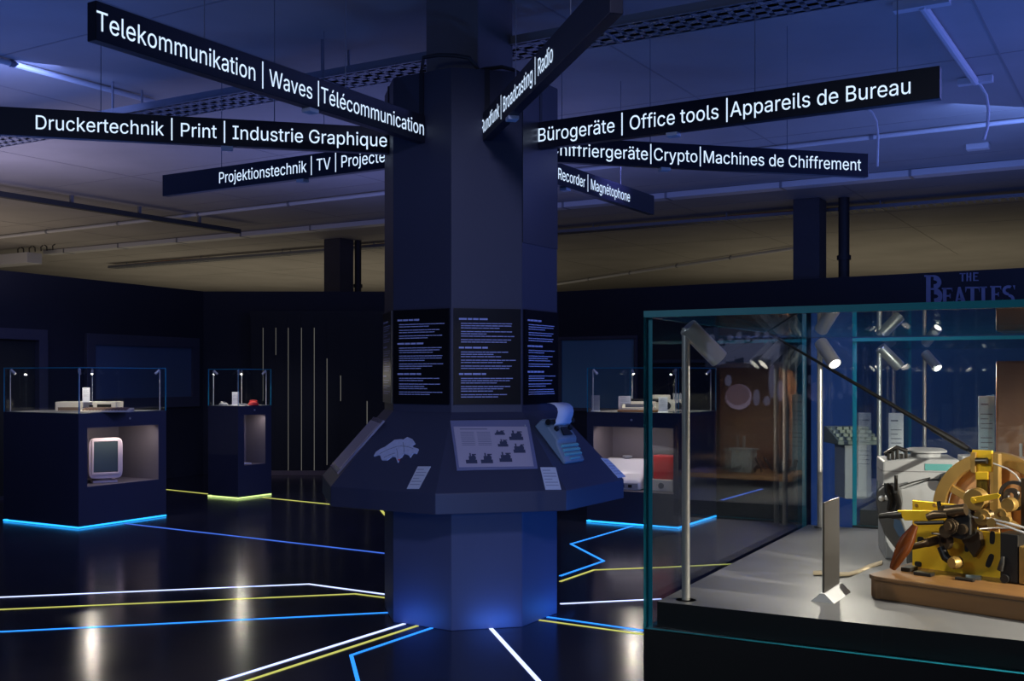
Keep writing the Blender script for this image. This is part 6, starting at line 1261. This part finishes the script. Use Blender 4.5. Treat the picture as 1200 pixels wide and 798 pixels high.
letter([rect(205, 180, 247, 455), rect(188, 180, 275, 195), rect(188, 442, 285, 455)] + arcp(275, 246, 72, 67, 38, 48, -90, 90) + arcp(280, 378, 78, 78, 40, 58, -90, 90) + [rect(247, 300, 282, 318)])
letter([rect(362, 298, 395, 455), rect(352, 298, 450, 312), rect(352, 442, 455, 455), rect(395, 366, 430, 380), [(435, 298), (450, 298), (450, 335)], [(440, 455), (455, 455), (462, 415)], rect(424, 352, 432, 394)])
letter([[(505, 290), (525, 290), (582, 455), (538, 455)], [(505, 290), (520, 320), (490, 455), (472, 455)], rect(495, 396, 552, 410), rect(462, 443, 505, 455), rect(528, 443, 595, 455)])
letter([rect(620, 290, 655, 520), rect(570, 288, 705, 304), [(570, 288), (590, 288), (572, 340)], [(690, 288), (705, 288), (703, 340)], rect(604, 510, 672, 520)])
letter([rect(722, 286, 756, 455), rect(708, 286, 772, 298), rect(708, 442, 795, 455), [(780, 455), (795, 455), (800, 410)]])
letter([rect(815, 280, 848, 455), rect(803, 280, 905, 294), rect(803, 442, 908, 455), rect(848, 352, 882, 366), [(890, 280), (905, 280), (906, 322)], [(893, 455), (908, 455), (914, 412)], rect(876, 338, 884, 380)])
letter(arcp(975, 322, 58, 48, 30, 26, 90, 300) + arcp(975, 406, 58, 50, 30, 26, -90, 120) + [[(1015, 275), (1035, 275), (1032, 318)], [(915, 455), (935, 455), (918, 405)]])
letter([rect(538, 162, 552, 238), rect(518, 160, 572, 170)]); letter([rect(582, 158, 595, 236), rect(612, 156, 626, 235), rect(595, 190, 612, 200)])
letter([rect(645, 154, 658, 233), rect(658, 154, 692, 164), rect(658, 188, 682, 197), rect(658, 224, 694, 233)])

# lit picture wall behind the visitor, seen only as a faint mirror image in the front pane of the near case
PA = Vector((.1775, 1.452, 0)); fn_ = -E2(YF)


def mir(px, py, pl=None):
    d = Vector(((px - 600) / F, 1, -(py - HZ) / F)); o = Vector((0, 0, EYE))
    tt = (PA - o).dot(fn_) / d.dot(fn_); h = o + d * tt; r_ = d - fn_ * 2 * d.dot(fn_)
    if pl is None: return h + r_.normalized() * 4.2, Vector((r_.x, r_.y, 0)).normalized()
    return h + r_ * ((pl[0] - h).dot(pl[1]) / r_.dot(pl[1]))


mo, md = mir(872, 430); PLM = (mo, md)
ex = Vector((md.y, -md.x, 0))                       # along the picture
mu = thing('backlit_picture', 'backlit picture with a football and pale figures, faintly mirrored in the near glass pane', 'picture', (mo.x, mo.y, 0), math.atan2(ex.y, ex.x))
UI = xf(mu).inverted(); LB = EYE
MB().bx(-.85, .85, -.01, .03, .5, 2.3).build('board', BLACKP, mu, smooth=0, bevel=.004)
for q in (-.7, .7): MB().bx(q - .03, q + .03, -.01, .03, 0, .5).bx(q - .05, q + .05, -.2, .22, 0, .03).build('leg', STEELD, mu, smooth=0)
sgn = -1 if (UI @ Vector((0, 0, 0))).y < 0 else 1


def mpoly2(pts, off, m, name):
    b = MB()
    for pl in pts:
        q = []
        for x, y in pl:
            v = UI @ mir(x, y, PLM); v.y = (-.012 - off) if sgn < 0 else (.032 + off); q.append(v)
        b.prism(q, (0, .002, 0))
    return b.build(name, m, mu, smooth=0)


el = lambda cx, cy, rx, ry, n=24: [(cx + rx * math.cos(2 * math.pi * i / n), cy + ry * math.sin(2 * math.pi * i / n)) for i in range(n)]
MG = lambda nm, c, k: emis(nm, c, k)
mpoly2([[(826, 384), (918, 384), (918, 431), (826, 431)]], .0, MG('picture_ground', (.10, .14, .30), .55), 'ground')
mpoly2([el(865, 465, 15.5, 15)], .004, MG('picture_pale', (.50, .42, .66), 1.9), 'ball')
mpoly2([el(864, 462.5, 13.8, 12.2)], .008, MG('picture_shade', (.34, .24, .36), 1.3), 'ball_face')
rnd = random.Random(11); fg = []
for i in range(8):
    x = 834 + i * 10.6; y = 396 + rnd.uniform(-5, 5)
    fg += [el(x, y, 3.2, 4.0, 12), [(x - 6, y + 5), (x + 6, y + 5), (x + 5, y + 26 + rnd.uniform(-6, 6)), (x - 5, y + 28)]]
for x, y, h in ((853, 446, 14), (886, 466, 20), (904, 446, 42), (914, 458, 26), (898, 470, 12)): fg += [el(x, y, 4, h / 2, 12)]
mpoly2(fg, .004, MG('picture_figure', (.30, .34, .62), 1.3), 'figures')
